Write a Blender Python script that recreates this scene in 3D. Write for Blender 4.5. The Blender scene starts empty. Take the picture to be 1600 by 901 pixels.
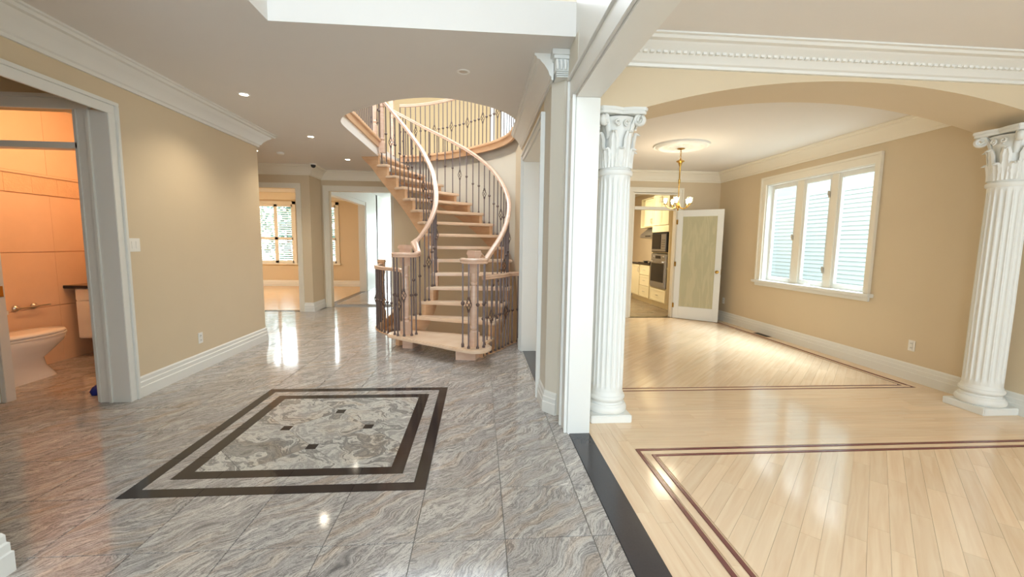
import bpy, bmesh, math, random
from math import sin, cos, pi, radians, atan2, hypot
from mathutils import Vector, Matrix
random.seed(7)
S = bpy.context.scene
COL = S.collection
# ------------------------------------------------------------------ camera
YAW, PIT, ROL, FPX, CAMZ = 0.0774990, 0.1047930, 0.0139409, 662.595, 1.4
cam = bpy.data.cameras.new('camera')
cam.sensor_fit = 'HORIZONTAL'; cam.sensor_width = 36.0; cam.lens = FPX * 36.0 / 1600.0
cam.clip_start = 0.05; cam.clip_end = 200
camo = bpy.data.objects.new('camera', cam); COL.objects.link(camo)
fw = Vector((sin(YAW) * cos(PIT), cos(YAW) * cos(PIT), -sin(PIT)))
rt0 = Vector((cos(YAW), -sin(YAW), 0)); up0 = rt0.cross(fw)
rt = cos(ROL) * rt0 + sin(ROL) * up0; up = -sin(ROL) * rt0 + cos(ROL) * up0
camo.matrix_world = Matrix(((rt.x, up.x, -fw.x, 0), (rt.y, up.y, -fw.y, 0), (rt.z, up.z, -fw.z, CAMZ), (0, 0, 0, 1)))
S.camera = camo
# ------------------------------------------------------------------ colour management
S.view_settings.view_transform = 'Standard'; S.view_settings.look = 'None'
S.view_settings.gamma = 1.0; S.view_settings.exposure = 0.66; S.view_settings.use_curve_mapping = False
S.cycles.max_bounces = 10; S.cycles.diffuse_bounces = 6; S.cycles.glossy_bounces = 4
S.cycles.transmission_bounces = 6; S.cycles.transparent_max_bounces = 12
S.cycles.sample_clamp_indirect = 6.0; S.cycles.caustics_reflective = False; S.cycles.caustics_refractive = False
# ------------------------------------------------------------------ sky
W = bpy.data.worlds.new('sky'); S.world = W; W.use_nodes = True
bg = W.node_tree.nodes['Background']; bg.inputs['Color'].default_value = (0.86, 0.94, 1.0, 1); bg.inputs['Strength'].default_value = 3.0
# ------------------------------------------------------------------ large daylight lamps (sky light entering through openings)
def area(name, loc, aim, sx, sy, power, col):
    l = bpy.data.lights.new(name, 'AREA'); l.shape = 'RECTANGLE'; l.size = sx; l.size_y = sy; l.energy = power; l.color = col
    o = bpy.data.objects.new(name, l); COL.objects.link(o); o.location = loc
    d = Vector(aim) - Vector(loc); o.rotation_euler = d.to_track_quat('-Z', 'Y').to_euler(); return o
DAY = (0.84, 0.93, 1.0)
area('daylight_foyer_window', (-0.6, -2.45, 4.0), (-0.6, 3.0, 2.2), 2.4, 2.0, 27, (0.46, 0.74, 1.0))
area('daylight_front_door', (-0.4, -2.45, 1.5), (-0.4, 3.0, 1.2), 1.6, 1.9, 18, (0.58, 0.82, 1.0))
area('daylight_living_window', (2.9, -2.45, 1.5), (2.7, 4.0, 1.2), 2.8, 1.7, 47, (0.64, 0.84, 1.0))
area('daylight_dining_sky', (6.7, 5.7, 5.9), (3.6, 5.7, 0.3), 5.0, 2.6, 1500, (0.72, 0.87, 1.0))
area('daylight_stair_skylight', (-0.6, 6.8, 5.5), (-0.6, 6.8, 0.0), 2.6, 2.6, 44, (0.86, 0.94, 1.0))
area('daylight_patio', (-2.3, 17.4, 1.7), (-2.4, 9.0, 1.0), 2.4, 2.6, 230, DAY)
area('daylight_family', (-5.4, 15.2, 2.6), (-5.2, 11.0, 0.6), 3.4, 1.8, 200, DAY)

# ------------------------------------------------------------------ materials
def lin(h):
    h = h.lstrip('#'); v = [int(h[i:i + 2], 16) / 255 for i in (0, 2, 4)]
    return tuple((c / 12.92 if c <= .04045 else ((c + .055) / 1.055) ** 2.4) for c in v)
def newmat(name):
    m = bpy.data.materials.new(name); m.use_nodes = True
    nt = m.node_tree; b = nt.nodes['Principled BSDF']; return m, nt, b
def mat(name, col, rough=.5, metal=0., bump=0., bscale=60., var=.04, vscale=3., coat=0., spec=None):
    m, nt, b = newmat(name); N = nt.nodes.new; L = nt.links.new
    if isinstance(col, str): col = lin(col)
    tc = N('ShaderNodeTexCoord'); nz = N('ShaderNodeTexNoise'); nz.inputs['Scale'].default_value = vscale; nz.inputs['Detail'].default_value = 4
    L(tc.outputs['Object'], nz.inputs['Vector'])
    mx = N('ShaderNodeMix'); mx.data_type = 'RGBA'
    mx.inputs['A'].default_value = tuple(c * (1 - var) for c in col) + (1,); mx.inputs['B'].default_value = tuple(min(1, c * (1 + var)) for c in col) + (1,)
    L(nz.outputs['Fac'], mx.inputs['Factor']); L(mx.outputs['Result'], b.inputs['Base Color'])
    b.inputs['Roughness'].default_value = rough; b.inputs['Metallic'].default_value = metal
    if coat: b.inputs['Coat Weight'].default_value = coat; b.inputs['Coat Roughness'].default_value = .06
    if spec is not None: b.inputs['Specular IOR Level'].default_value = spec
    if bump:
        n2 = N('ShaderNodeTexNoise'); n2.inputs['Scale'].default_value = bscale; n2.inputs['Detail'].default_value = 3
        L(tc.outputs['Object'], n2.inputs['Vector']); bp = N('ShaderNodeBump'); bp.inputs['Strength'].default_value = bump; bp.inputs['Distance'].default_value = .004
        L(n2.outputs['Fac'], bp.inputs['Height']); L(bp.outputs['Normal'], b.inputs['Normal'])
    return m
def emis(name, col, st):
    m, nt, b = newmat(name); b.inputs['Base Color'].default_value = (*col, 1); b.inputs['Emission Color'].default_value = (*col, 1); b.inputs['Emission Strength'].default_value = st
    return m
def ramp(nt, stops):
    r = nt.nodes.new('ShaderNodeValToRGB'); e = r.color_ramp.elements
    while len(e) < len(stops): e.new(.5)
    for i, (p, c) in enumerate(stops): e[i].position = p; e[i].color = (*(lin(c) if isinstance(c, str) else c), 1)
    return r
def glass(name, tint=(1, 1, 1), refl=.10, rough=.0):
    m, nt, b = newmat(name); nt.nodes.remove(b); N = nt.nodes.new; L = nt.links.new
    t = N('ShaderNodeBsdfTransparent'); t.inputs['Color'].default_value = (*tint, 1)
    g = N('ShaderNodeBsdfGlossy'); g.inputs['Roughness'].default_value = rough
    lw = N('ShaderNodeLayerWeight'); pw5 = N('ShaderNodeMath'); pw5.operation = 'POWER'; pw5.inputs[1].default_value = 5; L(lw.outputs['Facing'], pw5.inputs[0])
    fr = N('ShaderNodeMath'); fr.operation = 'MULTIPLY_ADD'; L(pw5.outputs[0], fr.inputs[0]); fr.inputs[1].default_value = .9; fr.inputs[2].default_value = .04
    mx = N('ShaderNodeMixShader'); L(fr.outputs[0], mx.inputs['Fac']); L(t.outputs['BSDF'], mx.inputs[1]); L(g.outputs['BSDF'], mx.inputs[2])
    L(mx.outputs['Shader'], nt.nodes['Material Output'].inputs['Surface']); return m
def marble(name, streak, stops, rough=.10, swirl=1.0, ang=0.6, sc=1.0):
    m, nt, b = newmat(name); N = nt.nodes.new; L = nt.links.new
    tc = N('ShaderNodeTexCoord'); oi = N('ShaderNodeObjectInfo'); geo = N('ShaderNodeNewGeometry')
    off = N('ShaderNodeVectorMath'); off.operation = 'SCALE'; off.inputs[0].default_value = (17.3, 31.7, 11.1); L(oi.outputs['Random'], off.inputs['Scale'])
    ad = N('ShaderNodeVectorMath'); L(geo.outputs['Position'], ad.inputs[0]); L(off.outputs[0], ad.inputs[1])
    n1 = N('ShaderNodeTexNoise'); n1.inputs['Scale'].default_value = (1.7 if streak > 6 else 2.6) * sc; n1.inputs['Detail'].default_value = 3
    L(ad.outputs[0], n1.inputs['Vector'])
    sb = N('ShaderNodeVectorMath'); sb.operation = 'SUBTRACT'; L(n1.outputs['Color'], sb.inputs[0]); sb.inputs[1].default_value = (.5, .5, .5)
    sl = N('ShaderNodeVectorMath'); sl.operation = 'SCALE'; sl.inputs['Scale'].default_value = swirl; L(sb.outputs[0], sl.inputs[0])
    a2 = N('ShaderNodeVectorMath'); L(ad.outputs[0], a2.inputs[0]); L(sl.outputs[0], a2.inputs[1])
    mp = N('ShaderNodeMapping'); mp.inputs['Rotation'].default_value = (0, 0, ang); mp.inputs['Scale'].default_value = (1.3 * sc, streak * sc, 1)
    mr = N('ShaderNodeMapping'); mr.vector_type = 'POINT'; mr.inputs['Rotation'].default_value = (0, 0, ang)
    mp.inputs['Rotation'].default_value = (0, 0, 0)
    L(a2.outputs[0], mr.inputs['Vector']); L(mr.outputs[0], mp.inputs['Vector'])
    n2 = N('ShaderNodeTexNoise'); n2.inputs['Scale'].default_value = 1.0; n2.inputs['Detail'].default_value = 9; n2.inputs['Roughness'].default_value = .62; n2.inputs['Distortion'].default_value = .5
    L(mp.outputs[0], n2.inputs['Vector'])
    nf = N('ShaderNodeTexNoise'); nf.inputs['Scale'].default_value = 4.6; nf.inputs['Detail'].default_value = 6; nf.inputs['Roughness'].default_value = .7; L(mp.outputs[0], nf.inputs['Vector'])
    av = N('ShaderNodeMath'); av.operation = 'MULTIPLY_ADD'; L(nf.outputs['Fac'], av.inputs[0]); av.inputs[1].default_value = .42
    sc2 = N('ShaderNodeMath'); sc2.operation = 'MULTIPLY'; L(n2.outputs['Fac'], sc2.inputs[0]); sc2.inputs[1].default_value = .58; L(sc2.outputs[0], av.inputs[2])
    r = ramp(nt, stops); L(av.outputs[0], r.inputs['Fac'])
    n3 = N('ShaderNodeTexNoise'); n3.inputs['Scale'].default_value = .9; n3.inputs['Detail'].default_value = 3; L(mp.outputs[0], n3.inputs['Vector'])
    r3 = ramp(nt, [(.52, (0, 0, 0)), (.68, (1, 1, 1))]); L(n3.outputs['Fac'], r3.inputs['Fac'])
    mx = N('ShaderNodeMix'); mx.data_type = 'RGBA'; mx.blend_type = 'MULTIPLY'; L(r3.outputs['Color'], mx.inputs['Factor']); L(r.outputs['Color'], mx.inputs['A']); mx.inputs['B'].default_value = (1.0, .90, .81, 1)
    n4 = N('ShaderNodeTexNoise'); n4.inputs['Scale'].default_value = 160; n4.inputs['Detail'].default_value = 2; L(geo.outputs['Position'], n4.inputs['Vector'])
    mx2 = N('ShaderNodeMix'); mx2.data_type = 'RGBA'; mx2.blend_type = 'OVERLAY'; mx2.inputs['Factor'].default_value = .45; L(mx.outputs['Result'], mx2.inputs['A']); L(n4.outputs['Fac'], mx2.inputs['B'])
    L(mx2.outputs['Result'], b.inputs['Base Color']); b.inputs['Roughness'].default_value = rough; b.inputs['IOR'].default_value = 1.55
    return m
def wood(name, c1, c2, rough=.25, gscale=(3, 55, 3), coat=.0, uv=False, tone=.12, axis=None):
    m, nt, b = newmat(name); N = nt.nodes.new; L = nt.links.new
    tc = N('ShaderNodeTexCoord'); oi = N('ShaderNodeObjectInfo')
    mp = N('ShaderNodeMapping'); mp.inputs['Scale'].default_value = gscale
    L(tc.outputs['UV' if uv else 'Object'], mp.inputs['Vector'])
    n = N('ShaderNodeTexNoise'); n.inputs['Scale'].default_value = 1; n.inputs['Detail'].default_value = 5; n.inputs['Distortion'].default_value = .6; L(mp.outputs[0], n.inputs['Vector'])
    r = ramp(nt, [(.3, c1), (.7, c2)]); L(n.outputs['Fac'], r.inputs['Fac'])
    at = N('ShaderNodeAttribute'); at.attribute_name = 'tone'
    mr = N('ShaderNodeMapRange'); mr.inputs['To Min'].default_value = 1 - tone; mr.inputs['To Max'].default_value = 1 + tone * .7
    L(at.outputs['Fac'] if uv else oi.outputs['Random'], mr.inputs['Value'])
    vs = N('ShaderNodeVectorMath'); vs.operation = 'SCALE'; L(r.outputs['Color'], vs.inputs[0]); L(mr.outputs[0], vs.inputs['Scale'])
    L(vs.outputs[0], b.inputs['Base Color']); b.inputs['Roughness'].default_value = rough
    if coat: b.inputs['Coat Weight'].default_value = coat; b.inputs['Coat Roughness'].default_value = .12
    return m
M = {}
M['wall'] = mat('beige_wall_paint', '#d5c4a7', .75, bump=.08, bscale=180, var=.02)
M['pier'] = mat('white_pier_shaded', '#d8d2c4', .6, var=.015)  # white pier paint with its shade mixed into the colour
M['wallup'] = mat('tan_wall_paint', '#c8b28a', .75, bump=.08, bscale=180, var=.02)
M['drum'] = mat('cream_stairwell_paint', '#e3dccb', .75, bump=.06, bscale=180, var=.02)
M['ceil'] = mat('ceiling_paint', '#e3dfda', .85, bump=.06, bscale=200, var=.015)
M['trim'] = mat('white_trim_paint', '#e4e4df', .38, var=.012)
M['trimw'] = mat('cream_trim_paint', '#ebe5d6', .42, var=.012)
M['plaster'] = mat('white_column_plaster', '#e4e5e1', .45, var=.012)
M['grout'] = mat('grey_grout', '#7d7973', .8)
M['tile'] = marble('swirled_grey_granite', 10.0, [(.33, '#6b6766'), (.41, '#999491'), (.46, '#b5afaa'), (.485, '#767170'), (.51, '#aca7a2'), (.55, '#c8c2bc'), (.575, '#85807d'), (.62, '#dbd5ce'), (.70, '#b1aba6')], rough=.09, swirl=.34, ang=-.80, sc=1.3)
M['tile2'] = marble('swirled_grey_granite_field', 3.4, [(.34, '#64625f'), (.43, '#a09d97'), (.48, '#7c7a78'), (.52, '#cdcac2'), (.58, '#9a9793'), (.66, '#dcd9d1')], rough=.08, swirl=1.0, ang=.4, sc=.95)
M['black'] = mat('black_granite', '#2b2626', .10, var=.2, vscale=160)
M['strip'] = mat('dark_slate_threshold', '#3b3a3f', .16, var=.12, vscale=120)
M['plank'] = wood('pale_oak_floor', '#e8cbaa', '#f2dcbe', .12, (2.0, 30, 1), uv=True, tone=.055)
M['inlay'] = mat('purpleheart_inlay', '#7a4a47', .2)
M['maple'] = wood('pinkish_maple', '#e2c2a2', '#eed5bb', .30, (4, 4, 30), coat=.25, tone=.05)
M['rail'] = wood('pale_maple_rail', '#d8b299', '#e4c5ae', .25, (5, 5, 22), coat=.3, tone=.03)
M['string'] = wood('orange_maple', '#d4a57c', '#e0b890', .32, (4, 4, 18), coat=.2, tone=.03)
M['iron'] = mat('bronze_iron', '#6c5c58', .45, metal=.5, var=.15, vscale=40)
M['brass'] = mat('brass', '#c9a257', .25, metal=1., var=.06)
M['chrome'] = mat('brushed_nickel', '#cdc6ba', .28, metal=1., var=.04)
M['glass'] = glass('clear_glass', (.97, .99, .98))
M['porc'] = mat('white_porcelain', '#efece6', .10, var=.01)
M['ptile'] = mat('cream_wall_tile', '#e8c4a2', .22, var=.05, vscale=6, bump=.05, bscale=40)
M['ptile2'] = mat('cream_relief_tile', '#e0bb94', .3, var=.1, vscale=22, bump=.9, bscale=60)
M['dark'] = mat('dark_counter', '#2a1d1a', .12, var=.2, vscale=60)
M['plate'] = mat('white_plastic', '#eeece6', .35, var=.01)
M['cab'] = mat('cream_cabinet_paint', '#efe3bd', .4, var=.02)
M['steel'] = mat('stainless_steel', '#b9b7b3', .28, metal=.9, var=.05, vscale=12)
M['ovenglass'] = mat('black_oven_glass', '#171516', .06, var=.1)
M['slate'] = marble('slate_floor', 2.0, [(.3, '#675c4f'), (.5, '#8c7d68'), (.7, '#757469')], rough=.25, swirl=.6)
M['backsplash'] = mat('beige_backsplash', '#b7a892', .3, var=.08, vscale=18)
M['blue'] = mat('royal_blue_cloth', '#1f2f8f', .7, var=.15, vscale=30)
M['vent'] = mat('brown_register', '#5b4a3c', .4, metal=.3)
M['board'] = mat('pale_siding', '#929da0', .7, var=.05, vscale=2)
M['leaf'] = mat('green_leaves', '#6b8a82', .6, var=.3, vscale=3)
M['bulb'] = emis('lit_bulb', (1.0, .84, .58), 26)
M['lamp'] = emis('lit_downlight', (1.0, .90, .72), 30)
M['dim'] = mat('unlit_lamp', '#cfc8bb', .3)
M['rubber'] = mat('black_plastic', '#1c1a1a', .35)

# ------------------------------------------------------------------ mesh builder
class MB:
    def __init__(s): s.v = []; s.f = []; s.m = []
    def add(s, v, f, mi=0):
        o = len(s.v); s.v += [tuple(p) for p in v]; s.f += [tuple(i + o for i in q) for q in f]; s.m += [mi] * len(f); return s
    def box(s, x0, x1, y0, y1, z0, z1, mi=0):
        x0, x1 = min(x0, x1), max(x0, x1); y0, y1 = min(y0, y1), max(y0, y1); z0, z1 = min(z0, z1), max(z0, z1)
        v = [(x, y, z) for z in (z0, z1) for y in (y0, y1) for x in (x0, x1)]
        return s.add(v, [(0, 2, 3, 1), (4, 5, 7, 6), (0, 1, 5, 4), (2, 6, 7, 3), (0, 4, 6, 2), (1, 3, 7, 5)], mi)
    def prism(s, poly, z0, z1, mi=0, axis='z'):
        n = len(poly); a = sum(poly[i][0] * poly[(i + 1) % n][1] - poly[(i + 1) % n][0] * poly[i][1] for i in range(n))
        if a < 0: poly = poly[::-1]
        if axis == 'z': P = lambda p, t: (p[0], p[1], t)
        elif axis == 'y': P = lambda p, t: (p[0], t, p[1])
        else: P = lambda p, t: (t, p[0], p[1])
        v = [P(p, z0) for p in poly] + [P(p, z1) for p in poly]
        f = [tuple(range(n))[::-1], tuple(range(n, 2 * n))] + [(i, (i + 1) % n, n + (i + 1) % n, n + i) for i in range(n)]
        if axis == 'y': f = [q[::-1] for q in f]
        return s.add(v, f, mi)
    def lathe(s, prof, c=(0, 0, 0), seg=16, mi=0, rf=None):
        v = []; f = []; n = len(prof)
        for i in range(seg):
            a = 2 * pi * i / seg
            for j, (r, z) in enumerate(prof):
                k = r if rf is None else r * rf(a, j)
                v.append((c[0] + k * cos(a), c[1] + k * sin(a), c[2] + z))
        for i in range(seg):
            i2 = (i + 1) % seg
            for j in range(n - 1): f.append((i * n + j, i2 * n + j, i2 * n + j + 1, i * n + j + 1))
        if prof[0][0] > 1e-6: f.append(tuple(i * n for i in range(seg))[::-1])
        if prof[-1][0] > 1e-6: f.append(tuple(i * n + n - 1 for i in range(seg)))
        return s.add(v, f, mi)
    def loft(s, rings, mi=0, cap=True):
        n = len(rings[0]); v = [p for r in rings for p in r]; f = []
        for k in range(len(rings) - 1):
            for i in range(n): f.append((k * n + i, k * n + (i + 1) % n, (k + 1) * n + (i + 1) % n, (k + 1) * n + i))
        if cap: f.append(tuple(range(n))[::-1]); f.append(tuple((len(rings) - 1) * n + i for i in range(n)))
        return s.add(v, f, mi)
    def tube(s, pts, r, seg=6, mi=0, flat=1.0):
        P = [Vector(p) for p in pts]; rings = []; n = len(P); R = r if isinstance(r, (list, tuple)) else [r] * n
        ref = None
        for i in range(n):
            t = (P[min(i + 1, n - 1)] - P[max(i - 1, 0)]).normalized()
            if ref is None: ref = Vector((0, 0, 1)) if abs(t.z) < .9 else Vector((1, 0, 0))
            u = ref - t * ref.dot(t)
            if u.length < 1e-5: u = t.orthogonal()
            u.normalize(); w = t.cross(u); ref = u
            rings.append([tuple(P[i] + R[i] * (cos(2 * pi * k / seg + pi / 4) * u + flat * sin(2 * pi * k / seg + pi / 4) * w)) for k in range(seg)])
        return s.loft(rings, mi)
    def sweep(s, path, prof, closed=False, side=1, mi=0):
        """horizontal moulding: path of (x,y) or (x,y,z); prof of (d,z), d measured to the left (side=1) of the walk"""
        n = len(path); rings = []
        for i, p in enumerate(path):
            a = path[i - 1] if (i > 0 or closed) else None; b = path[(i + 1) % n] if (i < n - 1 or closed) else None
            def nrm(u, w):
                dx, dy = w[0] - u[0], w[1] - u[1]; l = hypot(dx, dy) or 1; return (-dy / l * side, dx / l * side)
            n1 = nrm(a, p) if a else None; n2 = nrm(p, b) if b else None
            if n1 and n2:
                mx, my = n1[0] + n2[0], n1[1] + n2[1]; q = (mx * mx + my * my) / 2 or 1; nx, ny = mx / q, my / q
                if hypot(nx, ny) > 3: nx, ny = n2
            else: nx, ny = n1 or n2
            z = p[2] if len(p) > 2 else 0
            rings.append([(p[0] + nx * d, p[1] + ny * d, z + h) for d, h in prof])
        if closed:
            k = len(prof); v = [q for r in rings for q in r]; f = []
            for a in range(n):
                for i in range(k): f.append((a * k + i, a * k + (i + 1) % k, ((a + 1) % n) * k + (i + 1) % k, ((a + 1) % n) * k + i))
            return s.add(v, f, mi)
        return s.loft(rings, mi)
def mesh_of(mb, name, mats, smooth=35, bevel=0., fixn=True):
    me = bpy.data.meshes.new(name); me.from_pydata(mb.v, [], mb.f)
    for m in (mats if isinstance(mats, (list, tuple)) else [mats]): me.materials.append(m)
    me.polygons.foreach_set('material_index', mb.m)
    if fixn or bevel:
        bm = bmesh.new(); bm.from_mesh(me)
        if bevel:
            bmesh.ops.bevel(bm, geom=[e for e in bm.edges if len(e.link_faces) == 2 and e.calc_face_angle(0) > .5], offset=bevel, segments=2, affect='EDGES', clamp_overlap=True)
        bmesh.ops.recalc_face_normals(bm, faces=bm.faces); bm.to_mesh(me); bm.free()
    if smooth:
        me.polygons.foreach_set('use_smooth', [True] * len(me.polygons)); me.set_sharp_from_angle(angle=radians(smooth))
    me.update(); return me
def link(name, me, parent=None, loc=None, rz=0., **p):
    o = bpy.data.objects.new(name, me); COL.objects.link(o)
    if loc: o.location = loc
    if rz: o.rotation_euler = (0, 0, rz)
    if parent: o.parent = parent
    for k, v in p.items():
        if v: o[{'cat': 'category'}.get(k, k)] = v
    return o
def obj(name, mb, m, parent=None, smooth=35, bevel=0., loc=None, rz=0., **p):
    return link(name, mesh_of(mb, name, m, smooth, bevel), parent, loc, rz, **p)
def thing(name, label, cat, loc=(0, 0, 0), rz=0., group=None, kind=None):
    o = bpy.data.objects.new(name, None); COL.objects.link(o); o.location = loc; o.rotation_euler = (0, 0, rz); o.empty_display_size = .1
    o['label'] = label; o['category'] = cat
    if group: o['group'] = group
    if kind: o['kind'] = kind
    return o
def struct(name, mb, m, label, cat, parent=None, **k): return obj(name, mb, m, parent, label=label, cat=cat, kind='structure', **k)
def copy_tree(o, parent=None):
    c = o.copy(); COL.objects.link(c); c.parent = parent
    for ch in list(o.children): copy_tree(ch, c)
    return c
def spline(pts, n=8):
    P = [tuple(p) for p in pts]; out = []
    for i in range(len(P) - 1):
        p0 = P[max(i - 1, 0)]; p1 = P[i]; p2 = P[i + 1]; p3 = P[min(i + 2, len(P) - 1)]
        for k in range(n):
            t = k / n
            out.append(tuple(.5 * ((2 * b) + (-a + c) * t + (2 * a - 5 * b + 4 * c - d) * t * t + (-a + 3 * b - 3 * c + d) * t ** 3) for a, b, c, d in zip(p0, p1, p2, p3)))
    out.append(P[-1]); return out
def offset(path, d):
    out = []
    for i, p in enumerate(path):
        a = path[max(i - 1, 0)]; b = path[min(i + 1, len(path) - 1)]
        dx, dy = b[0] - a[0], b[1] - a[1]; l = hypot(dx, dy) or 1
        out.append((p[0] - dy / l * d, p[1] + dx / l * d))
    return out
def resample(path, step):
    L = [0]
    for a, b in zip(path, path[1:]): L.append(L[-1] + math.dist(a, b))
    n = max(1, round(L[-1] / step)); out = []
    for k in range(n + 1):
        t = L[-1] * k / n; i = 0
        while i < len(L) - 2 and L[i + 1] < t: i += 1
        u = (t - L[i]) / ((L[i + 1] - L[i]) or 1); out.append(tuple(a + (b - a) * u for a, b in zip(path[i], path[i + 1])))
    return out
def clip(poly, sub):
    """clip polygon by convex ccw polygon"""
    out = poly
    for i in range(len(sub)):
        a = sub[i]; b = sub[(i + 1) % len(sub)]; inp = out; out = []
        ins = lambda p: (b[0] - a[0]) * (p[1] - a[1]) - (b[1] - a[1]) * (p[0] - a[0]) >= -1e-9
        for j in range(len(inp)):
            p = inp[j]; q = inp[(j + 1) % len(inp)]
            if ins(p): out.append(p)
            if ins(p) != ins(q):
                d1 = (b[0] - a[0]) * (p[1] - a[1]) - (b[1] - a[1]) * (p[0] - a[0]); d2 = (b[0] - a[0]) * (q[1] - a[1]) - (b[1] - a[1]) * (q[0] - a[0])
                t = d1 / (d1 - d2); out.append((p[0] + (q[0] - p[0]) * t, p[1] + (q[1] - p[1]) * t))
        if len(out) < 3: return []
    return out
def rect(x0, x1, y0, y1): return [(x0, y0), (x1, y0), (x1, y1), (x0, y1)]

# ------------------------------------------------------------------ key geometry
RISE = .193; FL2 = 16 * RISE; CH = 2.84; CHD = 2.80
INN = [(-1.17, 5.80), (-1.0, 5.91), (-.85, 6.0), (-.75, 6.1), (-.695, 6.23), (-.69, 6.37), (-.72, 6.515), (-.775, 6.665), (-.865, 6.82), (-.97, 6.965), (-1.105, 7.10), (-1.245, 7.225), (-1.395, 7.33), (-1.55, 7.41), (-1.705, 7.47), (-1.85, 7.52), (-2.02, 7.55)]
OUT = [(.06, 5.08), (.19, 5.42), (.33, 5.745), (.43, 6.045), (.485, 6.32), (.50, 6.575), (.46, 6.815), (.38, 7.055), (.26, 7.295), (.09, 7.545), (-.125, 7.81), (-.385, 8.10), (-.69, 8.36), (-1.03, 8.58), (-1.38, 8.72), (-1.75, 8.78), (-1.95, 8.79)]
def at(c, t):  # t = tread number (1-based), float
    t = max(1, min(17, t)) - 1; i = min(int(t), 15); u = t - i
    p0, p1, p2, p3 = c[max(i - 1, 0)], c[i], c[i + 1], c[min(i + 2, 16)]
    return tuple(.5 * ((2 * b) + (-a + cc) * u + (2 * a - 5 * b + 4 * cc - d) * u * u + (-a + 3 * b - 3 * cc + d) * u ** 3) for a, b, cc, d in zip(p0, p1, p2, p3))
def shift(t, side, d):
    """point on the inner ('i') or outer ('o') stair edge, moved d towards the other edge"""
    a, b = at(INN, t), at(OUT, t)
    if side == 'o': a, b = b, a
    l = math.dist(a, b); return (a[0] + (b[0] - a[0]) * d / l, a[1] + (b[1] - a[1]) * d / l)
outer_curve = spline([(.575, 5.76), (.562, 6.0), (.540, 6.25), (.505, 6.50)], 3)[:-1] + [at(OUT, 6.0 + .25 * k) for k in range(0, 41)]   # from the right wall round the back to the landing
outer_curve = [p for p in outer_curve if p[1] > 5.75]
drum_in = offset(outer_curve, -.09)
HOLE_FRONT = [(.60, 5.80), (.56, 5.55), (.46, 5.22), (.205, 4.78), (-.2, 4.51), (-.55, 4.47), (-.90, 4.60), (-1.22, 4.86), (-1.52, 5.14), (-1.68, 5.45), (-1.71, 5.80)]
hole = spline(HOLE_FRONT, 6) + [(-1.71, 6.6), (-1.71, 7.4), (-1.72, 8.2)] + [p for p in drum_in[::-1] if p[0] > -1.7 and p[1] > 5.9]

# ------------------------------------------------------------------ floors
XS = [-4.86, -4.446, -4.031, -3.617, -3.202, -2.788, -2.373, -1.958, -1.5435, -1.129, -.7145, -.30, .13, .553, .672]
YS = [2.317 + .4343 * k for k in range(-4, 17)]
# stairwell opening in the floor
OPEN = [(-1.05, 6.12), (-1.21, 6.34), (-1.31, 6.44), (-1.42, 6.56), (-1.52, 6.70), (-1.60, 6.86), (-1.66, 7.05), (-1.70, 7.35), (-1.72, 7.7), (-1.74, 8.3), (-1.75, 8.9), (.75, 8.9), (.75, 6.0), (.50, 5.93), (.43, 5.82), (.345, 5.66), (.26, 5.50), (.16, 5.36), (.06, 5.24), (-.4, 5.5)]
cutb = MB(); cutb.prism(OPEN, -1, 1); cutter = link('cutter', mesh_of(cutb, 'cutter', [], smooth=0))
def cut(o):
    md = o.modifiers.new('cut', 'BOOLEAN'); md.object = cutter; md.operation = 'DIFFERENCE'; md.solver = 'EXACT'
    bpy.context.view_layer.update(); dg = bpy.context.evaluated_depsgraph_get()
    me = bpy.data.meshes.new_from_object(o.evaluated_get(dg)); o.modifiers.clear(); o.data = me; return o
mb = MB(); mb.box(-4.9, .672, -2.6, 9.4, -.10, -.004); mb.box(-3.3, -1.3, 9.4, 17, -.10, -.004)
floor = struct('floor', mb, M['grout'], 'polished grey granite tile floor of the foyer and stair hall', 'floor', smooth=0); cut(floor)
def polyin(p, poly):
    c = False; n = len(poly)
    for i in range(n):
        a, b = poly[i], poly[i - 1]
        if (a[1] > p[1]) != (b[1] > p[1]) and p[0] < (b[0] - a[0]) * (p[1] - a[1]) / (b[1] - a[1]) + a[0]: c = not c
    return c
tilemesh = {}
g = .0018
for i in range(len(XS) - 1):
    for j in range(len(YS) - 1):
        x0, x1, y0, y1 = XS[i], XS[i + 1], YS[j], YS[j + 1]
        if y0 > 8.7 and x1 < -3.15: continue
        if -1.96 < (x0 + x1) / 2 < -.30 and 2.317 < (y0 + y1) / 2 < 4.054: continue
        if x0 < -3.0 and (y0 + y1) / 2 < 1.4 or x0 < -2.0 and y1 < 1.7: continue
        cs = [(x0, y0), (x1, y0), (x0, y1), (x1, y1), ((x0 + x1) / 2, (y0 + y1) / 2)]
        ins = [polyin(c, OPEN) for c in cs]
        if all(ins): continue
        w = round(x1 - x0 - 2 * g, 4); h = round(y1 - y0 - 2 * g, 4)
        if (w, h) not in tilemesh:
            b = MB(); b.box(-w / 2, w / 2, -h / 2, h / 2, -.010, 0); tilemesh[w, h] = mesh_of(b, 'tile', M['tile'], 0, bevel=.0012)
        t = link('tile', tilemesh[w, h], floor, ((x0 + x1) / 2, (y0 + y1) / 2, 0))
        near = any(ins) or any(x0 < p[0] < x1 and y0 < p[1] < y1 for p in OPEN)
        if near: cut(t)
for k in range(14):   # passage to the breakfast room
    for i in range(5):
        b = None
        y0 = 9.27 + .4343 * k + .0; x0 = -3.2 + .38 * i
        if y0 < 9.40 + .0: continue
        if (.38, .43) not in tilemesh:
            bb = MB(); bb.box(-.188, .188, -.2153, .2153, -.010, 0); tilemesh[.38, .43] = mesh_of(bb, 'tile', M['tile'], 0)
        link('tile', tilemesh[.38, .43], floor, (x0 + .19, y0 + .217, 0))
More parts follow.
